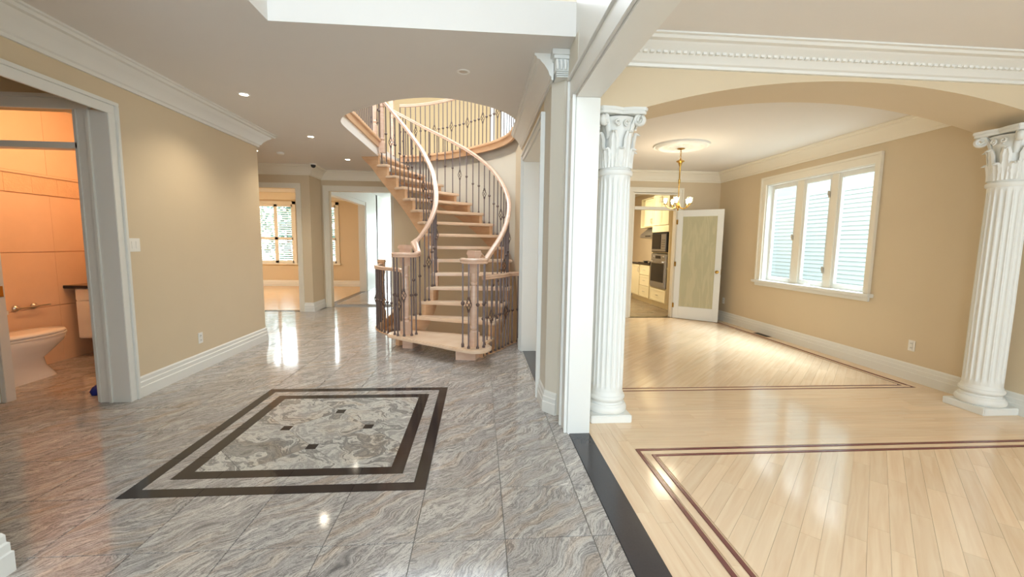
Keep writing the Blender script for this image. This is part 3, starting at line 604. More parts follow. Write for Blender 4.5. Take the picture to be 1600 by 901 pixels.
# ------------------------------------------------------------------ columns
def fl(a, j): return 1.0
def make_column(label):
    root = thing('column', label, 'column', kind='thing', group='fluted columns under the arch')
    b = MB(); b.box(-.165, .165, -.165, .165, 0, .062); obj('plinth', b, M['plaster'], root, bevel=.006)
    pr = [(0, .062), (.160, .062)] + [(.145 + .019 * cos(t), .092 + .030 * sin(t)) for t in [(-1.35 + .27 * k) for k in range(11)]] + [(.146, .126), (.146, .134)] + [(.138 - .010 * sin(pi * k / 5), .134 + .026 * k / 5) for k in range(6)] + [(.140, .162)] + [(.134 + .013 * cos(t), .182 + .020 * sin(t)) for t in [(-1.4 + .28 * k) for k in range(11)]] + [(.134, .206), (.134, .214)] + [(.129, .222), (.1275, .235), (0, .235)]
    b = MB(); b.lathe(pr, seg=40); obj('base_moulding', b, M['plaster'], root, smooth=50)
    zs = [.235, .262, .285, .31, .9, 1.5, 1.86, 1.885, 1.91, 1.93]; rs = [.128, .128, .128, .128, .1275, .124, .1215, .1215, .1215, .1215]; dp = [0, 0, .06, .085, .085, .085, .085, .06, 0, 0]
    NF = 20
    def rf(a, j):
        u = (a * NF / (2 * pi)) % 1.0; x = (u - .5) / .38
        return 1 - (dp[j] * math.sqrt(max(0, 1 - x * x)) if abs(x) < 1 else 0)
    b = MB(); b.lathe(list(zip(rs, zs)), seg=NF * 10, rf=rf); obj('fluted_shaft', b, M['plaster'], root, smooth=28)
    cap = MB(); cap.lathe([(0, 1.93), (.128, 1.93), (.135, 1.938), (.138, 1.952), (.135, 1.966), (.124, 1.972), (.120, 1.985), (.112, 2.0), (.112, 2.15), (.118, 2.25), (.135, 2.33), (.150, 2.35), (0, 2.35)], seg=32)
    c = obj('capital', cap, M['plaster'], root, smooth=40)
    # leaves
    def leaf(h, w, out):
        b = MB(); R = []; n = 9
        for k in range(n):
            t = k / (n - 1); z = h * min(1, t * 1.18) - (.03 if t > .95 else (.012 if t > .86 else 0)); r = .008 + out * t ** 2.2 + (.012 if t > .95 else 0)
            hw = w * (.75 + .35 * sin(pi * t * 1.02)) * (1 - .55 * t ** 4) * (1 + .12 * sin(t * 22)); th = .010
            R.append([(r + .004, -hw, z), (r + .014, -hw * .5, z), (r + .006, 0, z), (r + .014, hw * .5, z), (r + .004, hw, z), (r - th, hw * .8, z), (r - th, 0, z), (r - th, -hw * .8, z)])
        b.loft(R); return mesh_of(b, 'acanthus_leaf', M['plaster'], 50)
    L1, L2 = leaf(.155, .034, .030), leaf(.275, .034, .038)
    for k in range(8):
        for me, off in ((L1, 0), (L2, .5)):
            a = 2 * pi * (k + off) / 8; link('acanthus_leaf', me, c, (.112 * cos(a), .112 * sin(a), 1.985), a)
    b = MB()
    pts = []
    for k in range(26): t = k / 25; a = pi * .5 + t * 3.6 * pi; r = .042 * (1 - .82 * t); pts.append((.195 + r * cos(a), 0, 2.325 + r * sin(a) * 1.0 - .0))
    b.tube([(.115, 0, 2.20), (.135, 0, 2.29), (.165, 0, 2.355)] + pts, [.012, .015, .016] + [.015] * 13 + [.012] * 13, seg=8, flat=1.5); vol = mesh_of(b, 'volute', M['plaster'], 60)
    for k in range(4): link('volute', vol, c, (0, 0, 0), pi / 4 + k * pi / 2)
    b = MB(); pts = []
    for k in range(18): t = k / 17; a = -pi * .5 - t * 2.6 * pi; r = .024 * (1 - .75 * t); pts.append((.142, r * cos(a) + .038, 2.305 + r * sin(a)))
    b.tube(pts, .008, seg=6); hel = mesh_of(b, 'helix', M['plaster'], 60); b = MB(); b.tube([(p[0], -p[1], p[2]) for p in pts], .008, seg=6); hel2 = mesh_of(b, 'helix', M['plaster'], 60)
    for k in range(4): link('helix', hel, c, (0, 0, 0), k * pi / 2); link('helix', hel2, c, (0, 0, 0), k * pi / 2)
    pl = []
    for k in range(4):
        a = pi / 4 + k * pi / 2
        pl += [(.235 * cos(a - .07), .235 * sin(a - .07)), (.235 * cos(a + .07), .235 * sin(a + .07))]
        for u in (-.5, 0, .5): bb = a + pi / 4; rr = .155 + .045 * abs(u) * abs(u) * 2; ang = bb + u * .75; pl.append((rr / cos(u * .75) * cos(ang) * .97, rr / cos(u * .75) * sin(ang) * .97))
    b = MB(); b.prism(pl, 2.362, 2.385); b.prism([(x * 1.04, y * 1.04) for x, y in pl], 2.385, 2.409); obj('abacus', b, M['plaster'], root, bevel=.004)
    return root
c1 = make_column('white fluted column with leafy capital beside the white pier'); c1.location = (1.048, 3.318, 0)
c2 = copy_tree(c1); c2.location = (4.442, 3.318, 0); c2['label'] = 'white fluted column with leafy capital next to the beige window wall'

# ------------------------------------------------------------------ staircase
stair = thing('winding_staircase', 'winding open riser maple staircase with iron balusters curving up to the upper floor', 'staircase', (0, 0, 0))
NL, NR = (-.965, 5.62), (-.062, 4.935)
def tread_poly(k, ov=.035):
    a, b_ = at(INN, k), at(OUT, k); c, d_ = at(INN, k + 1), at(OUT, k + 1)
    e = .035 / math.dist(a, c); f_ = .035 / math.dist(b_, d_)
    c = at(INN, min(17, k + 1 + e)); d_ = at(OUT, min(17, k + 1 + f_))
    def ext(p, q): l = math.dist(p, q); return (p[0] + (p[0] - q[0]) * ov / l * .3, p[1] + (p[1] - q[1]) * ov / l * .3)
    return [ext(a, b_), ext(b_, a), ext(d_, c), ext(c, d_)]
# first tread: long bullnose capsule reaching round both newels
dx, dy = NR[0] - NL[0], NR[1] - NL[1]; l = hypot(dx, dy); ux, uy = dx / l, dy / l; nx, ny = -uy, ux
A_ = (NL[0] - ux * .10, NL[1] - uy * .10); B_ = (NR[0] + ux * .03, NR[1] + uy * .03); pl = []
for k in range(13): t = -pi / 2 + pi * k / 12; pl.append((B_[0] + .19 * (cos(t) * ux + sin(t) * nx), B_[1] + .19 * (cos(t) * uy + sin(t) * ny)))
pl += [at(OUT, 2.12), at(INN, 2.12)]
for k in range(13): t = pi / 2 + pi * k / 12; pl.append((A_[0] + .17 * (cos(t) * ux + sin(t) * nx), A_[1] + .17 * (cos(t) * uy + sin(t) * ny)))
b = MB(); b.prism(pl, RISE - .046, RISE); obj('tread', b, M['maple'], stair, bevel=.012)
for k in range(2, 16): b = MB(); b.prism(tread_poly(k), k * RISE - .046, k * RISE); obj('tread', b, M['maple'], stair, bevel=.012)
def stringer(side, t0, t1, dz=0., lo=0.):
    b = MB(); sm = []
    ts = []
    for k in range(int(t0), int(t1) + 1):
        for u in (.10, .32, .55, .78, 1.10): ts.append((k + u, k))
    prev = None; v = []
    def ring(t, k):
        p = shift(t, side, .03); q = shift(t, side, .085); zt = min(k, 16) * RISE - .046; zb = max(lo, t * RISE - .43)
        if zt - zb < .05: zb = zt - .05
        return [(p[0], p[1], zb + dz), (q[0], q[1], zb + dz), (q[0], q[1], zt + dz), (p[0], p[1], zt + dz)]
    for k in range(int(t0), int(t1) + 1):
        R_ = [ring(min(t1 + .9, k + u), k) for u in (.10, .3, .5, .7, .9, 1.10)]
        b.loft(R_)
    return b
obj('stringer', stringer('i', 1, 16), M['string'], stair, smooth=30)
obj('stringer', stringer('o', 1, 16), M['string'], stair, smooth=30)
b = MB(); p = [(NR[0] - .22, NR[1] + .09), (NR[0] + .02, NR[1] + .06), (NR[0] + .10, NR[1] + .28), (NR[0] - .04, NR[1] + .40)]; b.prism(p, 0, RISE - .046); obj('stringer_foot', b, M['rail'], stair, bevel=.004)
b = MB(); p = [(NL[0] - .05, NL[1] + .0), (NL[0] + .09, NL[1] - .04), (NL[0] + .16, NL[1] + .25), (NL[0] + .0, NL[1] + .30)]; b.prism(p, 0, RISE - .046); obj('stringer_foot', b, M['rail'], stair, bevel=.004)
# basement flight directly below, seen through the open risers
base_st = thing('basement_stairs', 'lower flight of maple steps going down under the main staircase', 'staircase', (0, 0, 0))
for k in range(3, 16): b = MB(); b.prism(tread_poly(k), k * RISE - .046 - FL2, k * RISE - FL2); obj('tread', b, M['string'], base_st, bevel=.01)
obj('stringer', stringer('i', 3, 15, -FL2, -9), M['string'], base_st, smooth=30); obj('stringer', stringer('o', 3, 15, -FL2, -9), M['string'], base_st, smooth=30)
# balusters
def bal_mesh(L, kind, hk):
    b = MB(); s = .0085
    if kind == 'knuckle':
        b.box(-s, s, -s, s, 0, L); b.lathe([(s, hk - .022), (.018, hk - .012), (.024, hk), (.018, hk + .012), (s, hk + .022)], seg=8)
    elif kind == 'basket':
        h = .075; b.box(-s, s, -s, s, 0, hk - h); b.box(-s, s, -s, s, hk + h, L)
        for q in range(4):
            pts = []
            for i in range(11): t = i / 10; a = q * pi / 2 + t * pi * 1.1; r = .006 + .027 * sin(pi * t); pts.append((r * cos(a), r * sin(a), hk - h + 2 * h * t))
            b.tube(pts, .005, seg=5)
        for e in (-h, h): b.lathe([(s, hk + e - .018), (.015, hk + e - .009), (.015, hk + e + .009), (s, hk + e + .018)], seg=8)
    b.lathe([(.018, 0), (.018, .012), (.010, .034), (s, .036)], seg=8); return b
bal_cache = {}
def baluster(parent, x, y, z, L, kind, hk, rz=0):
    key = (round(L, 2), kind, round(hk, 2))
    if key not in bal_cache: bal_cache[key] = mesh_of(bal_mesh(*key), 'baluster', M['iron'], 35)
    return link('baluster', bal_cache[key], parent, (x, y, z), rz)
HR = [(-.030, -.020), (-.022, -.030), (.022, -.030), (.030, -.020), (.024, -.004), (.033, .008), (.029, .024), (.014, .033), (-.014, .033), (-.029, .024), (-.033, .008), (-.024, -.004)]
def handrail(parent, path, name='handrail', m='rail', sc=1.0):
    b = MB(); b.sweep(path, [(d * sc, h * sc) for d, h in HR]); return obj(name, b, M[m], parent, smooth=40)
def newel(parent, x, y, z, H, s=.048, m='rail', rz=0.):
    r = s * .92
    b = MB(); b.box(-s, s, -s, s, 0, .17); b.lathe([(s * .95, .17), (r, .19), (r * .72, .20), (r * 1.02, .22), (r * .98, .24), (r * .80, .25), (r * .95, .30), (r * 1.05, H * .42), (r * .86, H * .62), (r * .80, H * .64), (r * 1.05, H * .65), (r * 1.05, H * .67), (r * .8, H * .68), (r * .9, H * .72), (s * .95, H * .77)], seg=18); b.box(-s, s, -s, s, H * .77, H - .045)
    o = obj('newel_post', b, M[m], parent, loc=(x, y, z), rz=rz, smooth=35)
    c = MB(); c.box(-s - .008, s + .008, -s - .008, s + .008, H - .062, H - .045); c.box(-s - .016, s + .016, -s - .016, s + .016, H - .045, H - .022); c.box(-s - .008, s + .008, -s - .008, s + .008, H - .022, H)
    obj('cap', c, M[m], o, bevel=.004); return o
ang1 = atan2(uy, ux)
newel(stair, NL[0], NL[1], RISE, 1.175, .052, rz=ang1); newel(stair, NR[0], NR[1], RISE, 1.125, .05, rz=ang1)
newel(stair, -1.64, 7.50, 15 * RISE, 1.15, .045); newel(stair, -1.72, 8.70, FL2, 1.10, .042)
HI, HO = .93, .885
pin = [(*shift(t, 'i', .055), t * RISE + HI) for t in [1.6 + .25 * k for k in range(54)]]
lv = []   # level ring round the left newel
for k in range(15): a = radians(20 - 19 * k); lv.append((NL[0] + .145 * cos(a), NL[1] + .145 * sin(a), RISE + 1.045))
handrail(stair, lv, 'volute_rail')
handrail(stair, [(NL[0] + .13, NL[1] + .05, RISE + 1.045), (NL[0] + .145, NL[1] + .19, RISE + 1.06)] + [q for q in pin if q[1] > 5.9] + [(-1.62, 7.49, 15 * RISE + .985)], sc=1.12)
pout = [(*shift(t, 'o', .06), t * RISE + HO) for t in [1.5 + .25 * k for k in range(58)]]
lv = []
for k in range(15): a = radians(150 + 20 * k); lv.append((NR[0] + .135 * cos(a), NR[1] + .135 * sin(a), RISE + 1.005))
handrail(stair, lv, 'volute_rail')
handrail(stair, [(NR[0] + .02, NR[1] + .02, RISE + 1.06), (NR[0] + .07, NR[1] + .18, RISE + 1.065)] + [q for q in pout if q[1] > 5.25] + [(-1.72, 8.70, FL2 + .95)], sc=1.0)
KP = ['knuckle', 'knuckle', 'knuckle', 'basket']
n = 0
for k in range(2, 16):
    for side, hh, d_ in (('i', HI, .055), ('o', HO, .06)):
        for u in (.28, .78):
            x, y = shift(k + u, side, d_); L = hh + u * RISE - .028; n += 1
            baluster(stair, x, y, k * RISE, L, KP[(2 * k + (u > .5)) % 4], L * .52)
for c0, a0, r_, h_ in ((NL, (200, 235, 270, 310, 345), .145, 1.018), (NR, (165, 200, 245, 290, 330, 20), .135, .978)):
    for i, a in enumerate(a0): baluster(stair, c0[0] + r_ * cos(radians(a)), c0[1] + r_ * sin(radians(a)), RISE, h_, KP[(i + 1) % 4], h_ * .52)
# floor level guards of the basement opening
def guard(label, path, z0, h, step, group, sc=.9, start=0, skip=(0, 0), kh=.5, shoe=False):
    root = thing('balustrade', label, 'railing', (path[0][0], path[0][1], z0), group=group)
    o = path[0]; P = [(p[0] - o[0], p[1] - o[1]) for p in path]
    handrail(root, [(p[0], p[1], h) for p in P], sc=sc)
    R_ = resample(P, step)
    for i, p in enumerate(R_[skip[0]:len(R_) - skip[1]]):
        baluster(root, p[0], p[1], 0, h - .026, KP[(i + start) % 4], (h - .026) * kh)
    return root
gl = spline([(-1.06, 5.98), (-1.12, 6.17), (-1.215, 6.325), (-1.32, 6.425), (-1.43, 6.54), (-1.53, 6.68), (-1.62, 6.85), (-1.68, 7.05), (-1.715, 7.35), (-1.73, 7.64)], 5)
g1 = guard('curved low guard with iron balusters left of the first tread', gl, .012, .99, .105, 'low guards round the basement stair opening', start=2, skip=(2, 0))
newel(g1, -1.73 - gl[0][0], 7.70 - gl[0][1], 0, 1.08, .05, 'string')
gr = spline([(.05, 5.16), (.13, 5.30), (.215, 5.42), (.30, 5.56), (.37, 5.70), (.44, 5.84), (.545, 5.93)], 5)
guard('curved low guard with iron balusters right of the first tread', gr, .008, .975, .10, 'low guards round the basement stair opening', start=1, kh=.5)
# upper floor guards + fascia trim
tp = [p for p in outer_curve if p[0] > -1.62]
TRP = [(-.02, -.11), (.012, -.11), (.018, -.03), (.045, -.022), (.05, 0), (.045, .018), (-.08, .018), (-.08, -.02), (-.02, -.03)]
b = MB(); b.sweep([(p[0], p[1], FL2) for p in tp], TRP, side=1); struct('trim_25', b, M['string'], 'curved orange maple edge trim at the top of the stairwell wall', 'edge trim', smooth=40)
lp = [(-1.60, 5.30), (-1.67, 5.50), (-1.70, 5.8), (-1.70, 6.6), (-1.70, 7.46)]
b = MB(); b.sweep([(p[0], p[1], FL2) for p in lp], TRP, side=-1); struct('trim_26', b, M['string'], 'straight orange maple edge trim on the left side of the stairwell opening', 'edge trim', smooth=40)
tpo = offset(tp, -.03)
guard('upper floor guard with iron balusters curving along the back of the stairwell', tpo, FL2 + .018, .95, .105, 'upper floor guards', start=0, kh=.5)
lg = offset(lp[::-1][0:], -.03); g2 = guard('upper floor guard with iron balusters on the left side of the stairwell', [(-1.71, 7.22), (-1.71, 6.6), (-1.705, 5.8), (-1.68, 5.5), (-1.62, 5.32)], FL2 + .018, .95, .105, 'upper floor guards', start=0, skip=(1, 0))
newel(g2, 0, .03, 0, 1.1, .045)
g3 = guard('short upper floor guard between the two top newel posts', [(-1.71, 7.30), (-1.68, 7.46)], FL2 + .018, .95, .08, 'upper floor guards', skip=(0, 0))

# ------------------------------------------------------------------ dining window
win = thing('window_3', 'white triple casement window on the right dining wall', 'window', (4.63, 5.695, .865), kind='structure')
def wb(name, boxes, m, parent=win, **k):
    b = MB()
    for y0, y1, z0, z1, x0, x1 in boxes: b.box(x0 - 4.63, x1 - 4.63, y0 - 5.695, y1 - 5.695, z0 - .865, z1 - .865)
    return obj(name, b, M[m], parent, **k)
wb('casing', [(4.69, 4.745, .868, 2.40, 4.605, 4.63), (6.645, 6.73, .868, 2.40, 4.605, 4.63), (4.69, 6.73, 2.40, 2.49, 4.605, 4.63), (4.66, 4.69, .868, 2.49, 4.59, 4.63), (6.73, 6.76, .868, 2.49, 4.59, 4.63), (4.66, 6.76, 2.49, 2.52, 4.59, 4.63)], 'trimw', bevel=.003)
wb('sill', [(4.62, 6.80, .825, .868, 4.56, 4.74), (4.66, 6.76, .775, .825, 4.60, 4.63)], 'trim', bevel=.006)
wb('jamb', [(4.74, 4.765, .868, 2.41, 4.63, 4.78), (6.625, 6.65, .868, 2.41, 4.63, 4.78), (4.765, 6.625, 2.385, 2.41, 4.63, 4.78)], 'trim')
wb('mullion', [(5.945, 6.075, .868, 2.385, 4.70, 4.77)], 'trimw', bevel=.004); wb('mullion', [(5.345, 5.455, .868, 2.385, 4.70, 4.77)], 'trimw', bevel=.004)
for y0, y1 in ((6.075, 6.625), (5.455, 5.945), (4.765, 5.345)):
    e = .040; s_ = wb('sash', [(y0, y0 + e, .868, 2.385, 4.715, 4.76), (y1 - e, y1, .868, 2.385, 4.715, 4.76), (y0 + e, y1 - e, .868, .935, 4.715, 4.76), (y0 + e, y1 - e, 2.325, 2.385, 4.715, 4.76)], 'trim', bevel=.003)
    wb('glass_pane', [(y0 + e, y1 - e, .935, 2.325, 4.735, 4.741)], 'glass', s_, smooth=0)
for y, z in ((6.09, 1.55), (5.47, 2.12), (5.47, 1.10)): wb('latch', [(y - .012, y + .012, z - .04, z + .04, 4.685, 4.702), (y - .008, y + .008, z - .01, z + .05, 4.67, 4.69)], 'chrome', bevel=.003)
b = MB(); b.box(.03, .07, -.02, .05, .003, .03); b.tube([(.05, .02, .03), (.03, -.05, .045), (.01, -.14, .05)], .010); obj('crank', b, M['plate'], win)
# neighbouring house outside
nb = thing('neighbour_house', 'pale sided neighbouring house seen through the triple window', 'house', (7.6, 7.5, 0), kind='structure')
b = MB(); b.box(.03, .2, -7, 8, -.3, 4.2); obj('wall', b, M['board'], nb, smooth=0)
bm_ = MB(); bm_.prism([(-.018, 0), (.03, 0), (.03, .089), (-.008, .089)], -7, 8, axis='y'); sm = mesh_of(bm_, 'siding_board', M['board'], 0)
for k in range(29): link('siding_board', sm, nb, (0, 0, .05 + .091 * k))
b = MB(); b.box(4.8, 12, -8, 20, -.5, -.35); struct('ground', b, mat('paving', '#c9c7c0', .8), 'pale ground outside between the houses', 'ground')

# ------------------------------------------------------------------ French door to the kitchen
dr = thing('door_1', 'open white French door with etched glass pane in the dining room', 'door', (3.785, 7.965, .008), atan2(7.435 - 7.965, 4.405 - 3.785), kind='structure')
Wd = .815; Hd = 2.07
b = MB(); b.box(0, .105, -.02, .02, 0, Hd); b.box(Wd - .105, Wd, -.02, .02, 0, Hd); b.box(.105, Wd - .105, -.02, .02, 0, .235); b.box(.105, Wd - .105, -.02, .02, Hd - .12, Hd); obj('door_frame', b, M['trim'], dr, bevel=.004)
m, nt, bs = newmat('etched_glass'); N = nt.nodes.new; Lk = nt.links.new
tc = N('ShaderNodeTexCoord'); wv = N('ShaderNodeTexNoise'); mp = N('ShaderNodeMapping'); mp.inputs['Scale'].default_value = (14, 1, 2.2); wv.inputs['Scale'].default_value = 1; wv.inputs['Detail'].default_value = 2; wv.inputs['Distortion'].default_value = 1.2
Lk(tc.outputs['Object'], mp.inputs[0]); Lk(mp.outputs[0], wv.inputs['Vector']); rp = ramp(nt, [(.45, (.80, .80, .80)), (.62, (.90, .90, .90))]); Lk(wv.outputs['Fac'], rp.inputs[0])
nt.nodes.remove(bs); tr = N('ShaderNodeBsdfTransparent'); tr.inputs['Color'].default_value = (.90, .95, .86, 1); df = N('ShaderNodeBsdfPrincipled'); df.inputs['Base Color'].default_value = (*lin('#cbc4a4'), 1); df.inputs['Roughness'].default_value = .12
mxs = N('ShaderNodeMixShader'); Lk(rp.outputs[0], mxs.inputs[0]); Lk(tr.outputs[0], mxs.inputs[1]); Lk(df.outputs[0], mxs.inputs[2]); Lk(mxs.outputs[0], nt.nodes['Material Output'].inputs[0]); M['etched'] = m
b = MB(); b.box(.105, Wd - .105, -.004, .004, .235, Hd - .12); obj('etched_pane', b, M['etched'], dr, smooth=0)
for s_ in (-1, 1):
    b = MB(); b.lathe([(0, 0), (.028, 0), (.028, .006), (.010, .012), (.010, .035), (.024, .042), (.030, .056), (.024, .070), (0, .074)], seg=16)
    o = obj('door_knob', b, M['brass'], dr, loc=(Wd - .055, s_ * .02, .93)); o.rotation_euler = (-s_ * pi / 2, 0, 0)
b = MB(); b.box(Wd, Wd + .003, -.012, .012, .88, .98); obj('latch_plate', b, M['brass'], dr)
for z in (.25, 1.05, 1.85): b = MB(); b.box(-.012, .02, -.026, -.018, z - .045, z + .045); obj('hinge', b, M['brass'], dr)

# ------------------------------------------------------------------ chandelier + medallion
md_ = thing('ceiling_medallion', 'round white plaster medallion on the dining ceiling above the chandelier', 'medallion', (2.80, 5.90, CHD))
b = MB(); b.lathe([(0, -.045), (.06, -.045), (.075, -.022), (.12, -.016), (.20, -.030), (.225, -.012), (.265, -.020), (.285, -.040), (.315, -.042), (.335, -.022), (.345, -.014), (.368, -.022), (.378, 0), (0, 0)], seg=64); obj('disc', b, M['plaster'], md_, smooth=50)
bl = MB(); bl.loft([[(.075, -.012, -.016), (.075, .012, -.016), (.075, .012, -.028), (.075, -.012, -.028)], [(.13, -.035, -.008), (.13, .035, -.008), (.13, .02, -.024), (.13, -.02, -.024)], [(.20, -.02, -.016), (.20, .02, -.016), (.20, .01, -.03), (.20, -.01, -.03)]]); lme = mesh_of(bl, 'leaf_relief', M['plaster'], 50)
for k in range(12): link('leaf_relief', lme, md_, (0, 0, 0), k * pi / 6)
ch = thing('chandelier', 'small brass chandelier with five lit glass cups in the dining room', 'chandelier', (2.80, 5.90, 0))
b = MB(); b.lathe([(0, CHD - .033), (.058, CHD - .034), (.05, CHD - .05), (.02, CHD - .06), (0, CHD - .06)], seg=24); obj('canopy', b, M['brass'], ch)
b = MB()
for k in range(6):
    z = CHD - .075 - .028 * k; pts = [(.010 * cos(a) * (k % 2), .010 * cos(a) * (1 - k % 2), z + .019 * sin(a)) for a in [2 * pi * i / 10 for i in range(11)]]; b.tube(pts, .0032, seg=5)
obj('chain', b, M['brass'], ch)
b = MB(); b.lathe([(0, 2.62), (.012, 2.615), (.030, 2.60), (.055, 2.585), (.055, 2.575), (.028, 2.565), (.022, 2.54), (.012, 2.51), (.009, 2.40), (.009, 2.34), (.014, 2.335), (.014, 2.28), (.007, 2.27), (.007, 2.02), (.016, 2.0), (.03, 1.965), (.022, 1.94), (.010, 1.925), (.014, 1.91), (0, 1.895)], seg=16); obj('stem', b, M['brass'], ch)
am = MB(); pts = [(.02 + .15 * t, 0, 1.955 - .035 * sin(pi * t) + .015 * t) for t in [i / 10 for i in range(11)]]; am.tube(pts + [(.172, 0, 1.99)], .006, seg=6); am.lathe([(0, 1.985), (.026, 1.988), (.028, 1.996), (.010, 2.0), (0, 2.0)], (.172, 0, 0), 12); ame = mesh_of(am, 'arm', M['brass'], 40)
cp = MB(); cp.lathe([(.014, 1.998), (.026, 2.005), (.034, 2.03), (.036, 2.06), (.040, 2.075), (.0385, 2.075), (.034, 2.06), (.032, 2.03), (.024, 2.008), (.012, 2.0)], (.172, 0, 0), 16); cme = mesh_of(cp, 'glass_cup', M['glass'], 40)
bu = MB(); bu.lathe([(0, 2.002), (.010, 2.005), (.010, 2.02), (.018, 2.035), (.021, 2.05), (.016, 2.068), (0, 2.076)], (.172, 0, 0), 12); bme = mesh_of(bu, 'bulb', M['bulb'], 60)
for k in range(5):
    a = k * 2 * pi / 5 + .35; ar = link('arm', ame, ch, (0, 0, 0), a); link('glass_cup', cme, ar); link('bulb', bme, ar)
lt = bpy.data.lights.new('chandelier_glow', 'POINT'); lt.energy = 11; lt.color = (1, .84, .62); lt.shadow_soft_size = .16; lo = bpy.data.objects.new('chandelier_glow', lt); COL.objects.link(lo); lo.location = (2.80, 5.90, 2.16)

# ------------------------------------------------------------------ recessed lights, detectors
rg = MB(); rg.lathe([(.036, -.0), (.040, -.006), (.052, -.006), (.056, 0), (.036, 0)], seg=24); rgm = mesh_of(rg, 'trim_ring', M['plate'], 40)
ld = MB(); ld.lathe([(0, -.004), (.030, -.003), (.037, .0), (0, .0)], seg=20); ldm = mesh_of(ld, 'lamp', M['lamp'], 40); ldd = mesh_of(ld, 'lamp', M['dim'], 40)
for i, (x, y, lab, lit) in enumerate([(-2.34, 4.58, 'lit recessed downlight nearest the left wall crown', 1), (-2.34, 6.26, 'lit recessed downlight in the middle of the hall ceiling left of the stairs', 1), (-3.615, 7.33, 'lit recessed downlight just past the end of the left wall', 1), (-2.33, 7.88, 'lit recessed downlight beside the top of the stairs', 1), (-.145, 3.777, 'unlit round recessed downlight in front of the stairwell opening', 0)]):
    t = thing('recessed_downlight', lab, 'downlight', (x, y, CH), group='recessed downlights in the hall ceiling')
    link('trim_ring', rgm, t); link('lamp', ldm if lit else ldd, t)
    if lit:
        sp = bpy.data.lights.new('downlight_beam', 'SPOT'); sp.energy = 36; sp.color = (1, .86, .66); sp.spot_size = radians(125); sp.spot_blend = .8; sp.shadow_soft_size = .04
        so = bpy.data.objects.new('downlight_beam', sp); COL.objects.link(so); so.location = (x, y, CH - .015)
t = thing('smoke_detector', 'white round smoke detector on the hall ceiling', 'detector', (-3.27, 7.43, CH)); b = MB(); b.lathe([(0, -.035), (.04, -.034), (.055, -.025), (.06, 0), (0, 0)], seg=24); obj('body', b, M['plate'], t)
t = thing('dome_camera', 'small dark dome camera on the ceiling near the far openings', 'camera', (-3.12, 8.42, CH)); b = MB(); b.lathe([(0, -.02), (.06, -.02), (.065, 0), (0, 0)], seg=24); obj('base', b, M['plate'], t); b = MB(); b.lathe([(0, -.075), (.025, -.068), (.04, -.05), (.045, -.02), (0, -.02)], seg=20); obj('dome', b, M['rubber'], t)
b = MB()
# wall plates
def plate(name, label, cat, loc, rz, kind):
    t = thing(name, label, cat, loc, rz); b = MB(); w = .058 if kind == 'switch2' else .036; b.box(-w, w, -.006, 0, -.058, .058); obj('cover_plate', b, M['plate'], t, bevel=.002)
    if kind == 'outlet':
        for z in (-.024, .024):
            b = MB(); b.box(-.017, .017, -.009, -.005, z - .016, z + .016); s_ = obj('socket', b, M['plate'], t, bevel=.002)
            b = MB(); b.box(-.008, -.005, -.0095, -.008, z - .006, z + .008); b.box(.005, .008, -.0095, -.008, z - .006, z + .008); obj('slot', b, M['rubber'], s_, smooth=0)
    else:
        for x in ((-.023, .023) if kind == 'switch2' else (0,)):
            b = MB(); b.box(x - .016, x + .016, -.010, -.005, -.033, .033); obj('rocker', b, M['plate'], t, bevel=.002)
    return t
plate('light_switch', 'white double light switch beside the powder room casing', 'switch', (-3.0, 3.955, 1.345), pi / 2, 'switch2')
plate('power_outlet', 'white power outlet low on the left foyer wall', 'outlet', (-3.0, 4.74, .345), pi / 2, 'outlet')
plate('power_outlet', 'white power outlet under the dining window near the right column', 'outlet', (4.63, 4.12, .375), -pi / 2, 'outlet')
plate('power_outlet', 'white power outlet on the window wall behind the open French door', 'outlet', (4.63, 7.66, .385), -pi / 2, 'outlet')
plate('light_switch', 'single switch plate on the olive wall behind the stairs', 'switch', (-1.70, 9.26, 1.41), 0, 'switch')
t = thing('floor_register', 'brown metal floor register in the oak by the window wall', 'vent', (4.54, 6.38, .001)); b = MB(); b.box(-.045, .045, -.16, .16, 0, .004); obj('frame', b, M['vent'], t, bevel=.001)
sl = MB(); sl.box(-.034, .034, -.004, .004, .004, .007); slm = mesh_of(sl, 'slat', M['rubber'], 0)
for k in range(16): link('slat', slm, t, (0, -.14 + .0187 * k, 0))

# ------------------------------------------------------------------ powder room
to = thing('toilet', 'white one piece toilet in the powder room', 'toilet', (-4.45, 4.32, 0))
def ell(cx, cy, rx, ry, z, n=28, sq=2.3):
    return [(cx + rx * math.copysign(abs(cos(t)) ** (2 / sq), cos(t)), cy + ry * math.copysign(abs(sin(t)) ** (2 / sq), sin(t)), z) for t in [2 * pi * i / n for i in range(n)]]
b = MB(); b.loft([ell(0, .02, .125, .31, 0, sq=4), ell(0, .02, .12, .30, .02, sq=4), ell(0, .0, .105, .26, .12, sq=3), ell(0, .0, .105, .25, .2, sq=2.6), ell(0, .06, .15, .30, .28), ell(0, .11, .178, .34, .35), ell(0, .12, .185, .355, .395), ell(0, .12, .18, .35, .41)]); obj('bowl', b, M['porc'], to, smooth=60)
b = MB(); b.loft([ell(0, .14, .188, .34, .412), ell(0, .14, .192, .345, .425), ell(0, .14, .188, .34, .435)]); obj('seat', b, M['porc'], to, smooth=50)
b = MB(); b.loft([ell(0, .135, .184, .335, .438), ell(0, .135, .19, .342, .45), ell(0, .135, .18, .33, .466), ell(0, .135, .10, .2, .472)]); obj('lid', b, M['porc'], to, smooth=60)
b = MB(); b.loft([ell(0, -.27, .19, .10, .40, sq=5), ell(0, -.27, .2, .105, .55, sq=5), ell(0, -.27, .2, .105, .70, sq=5)]); tk = obj('tank', b, M['porc'], to, smooth=50)
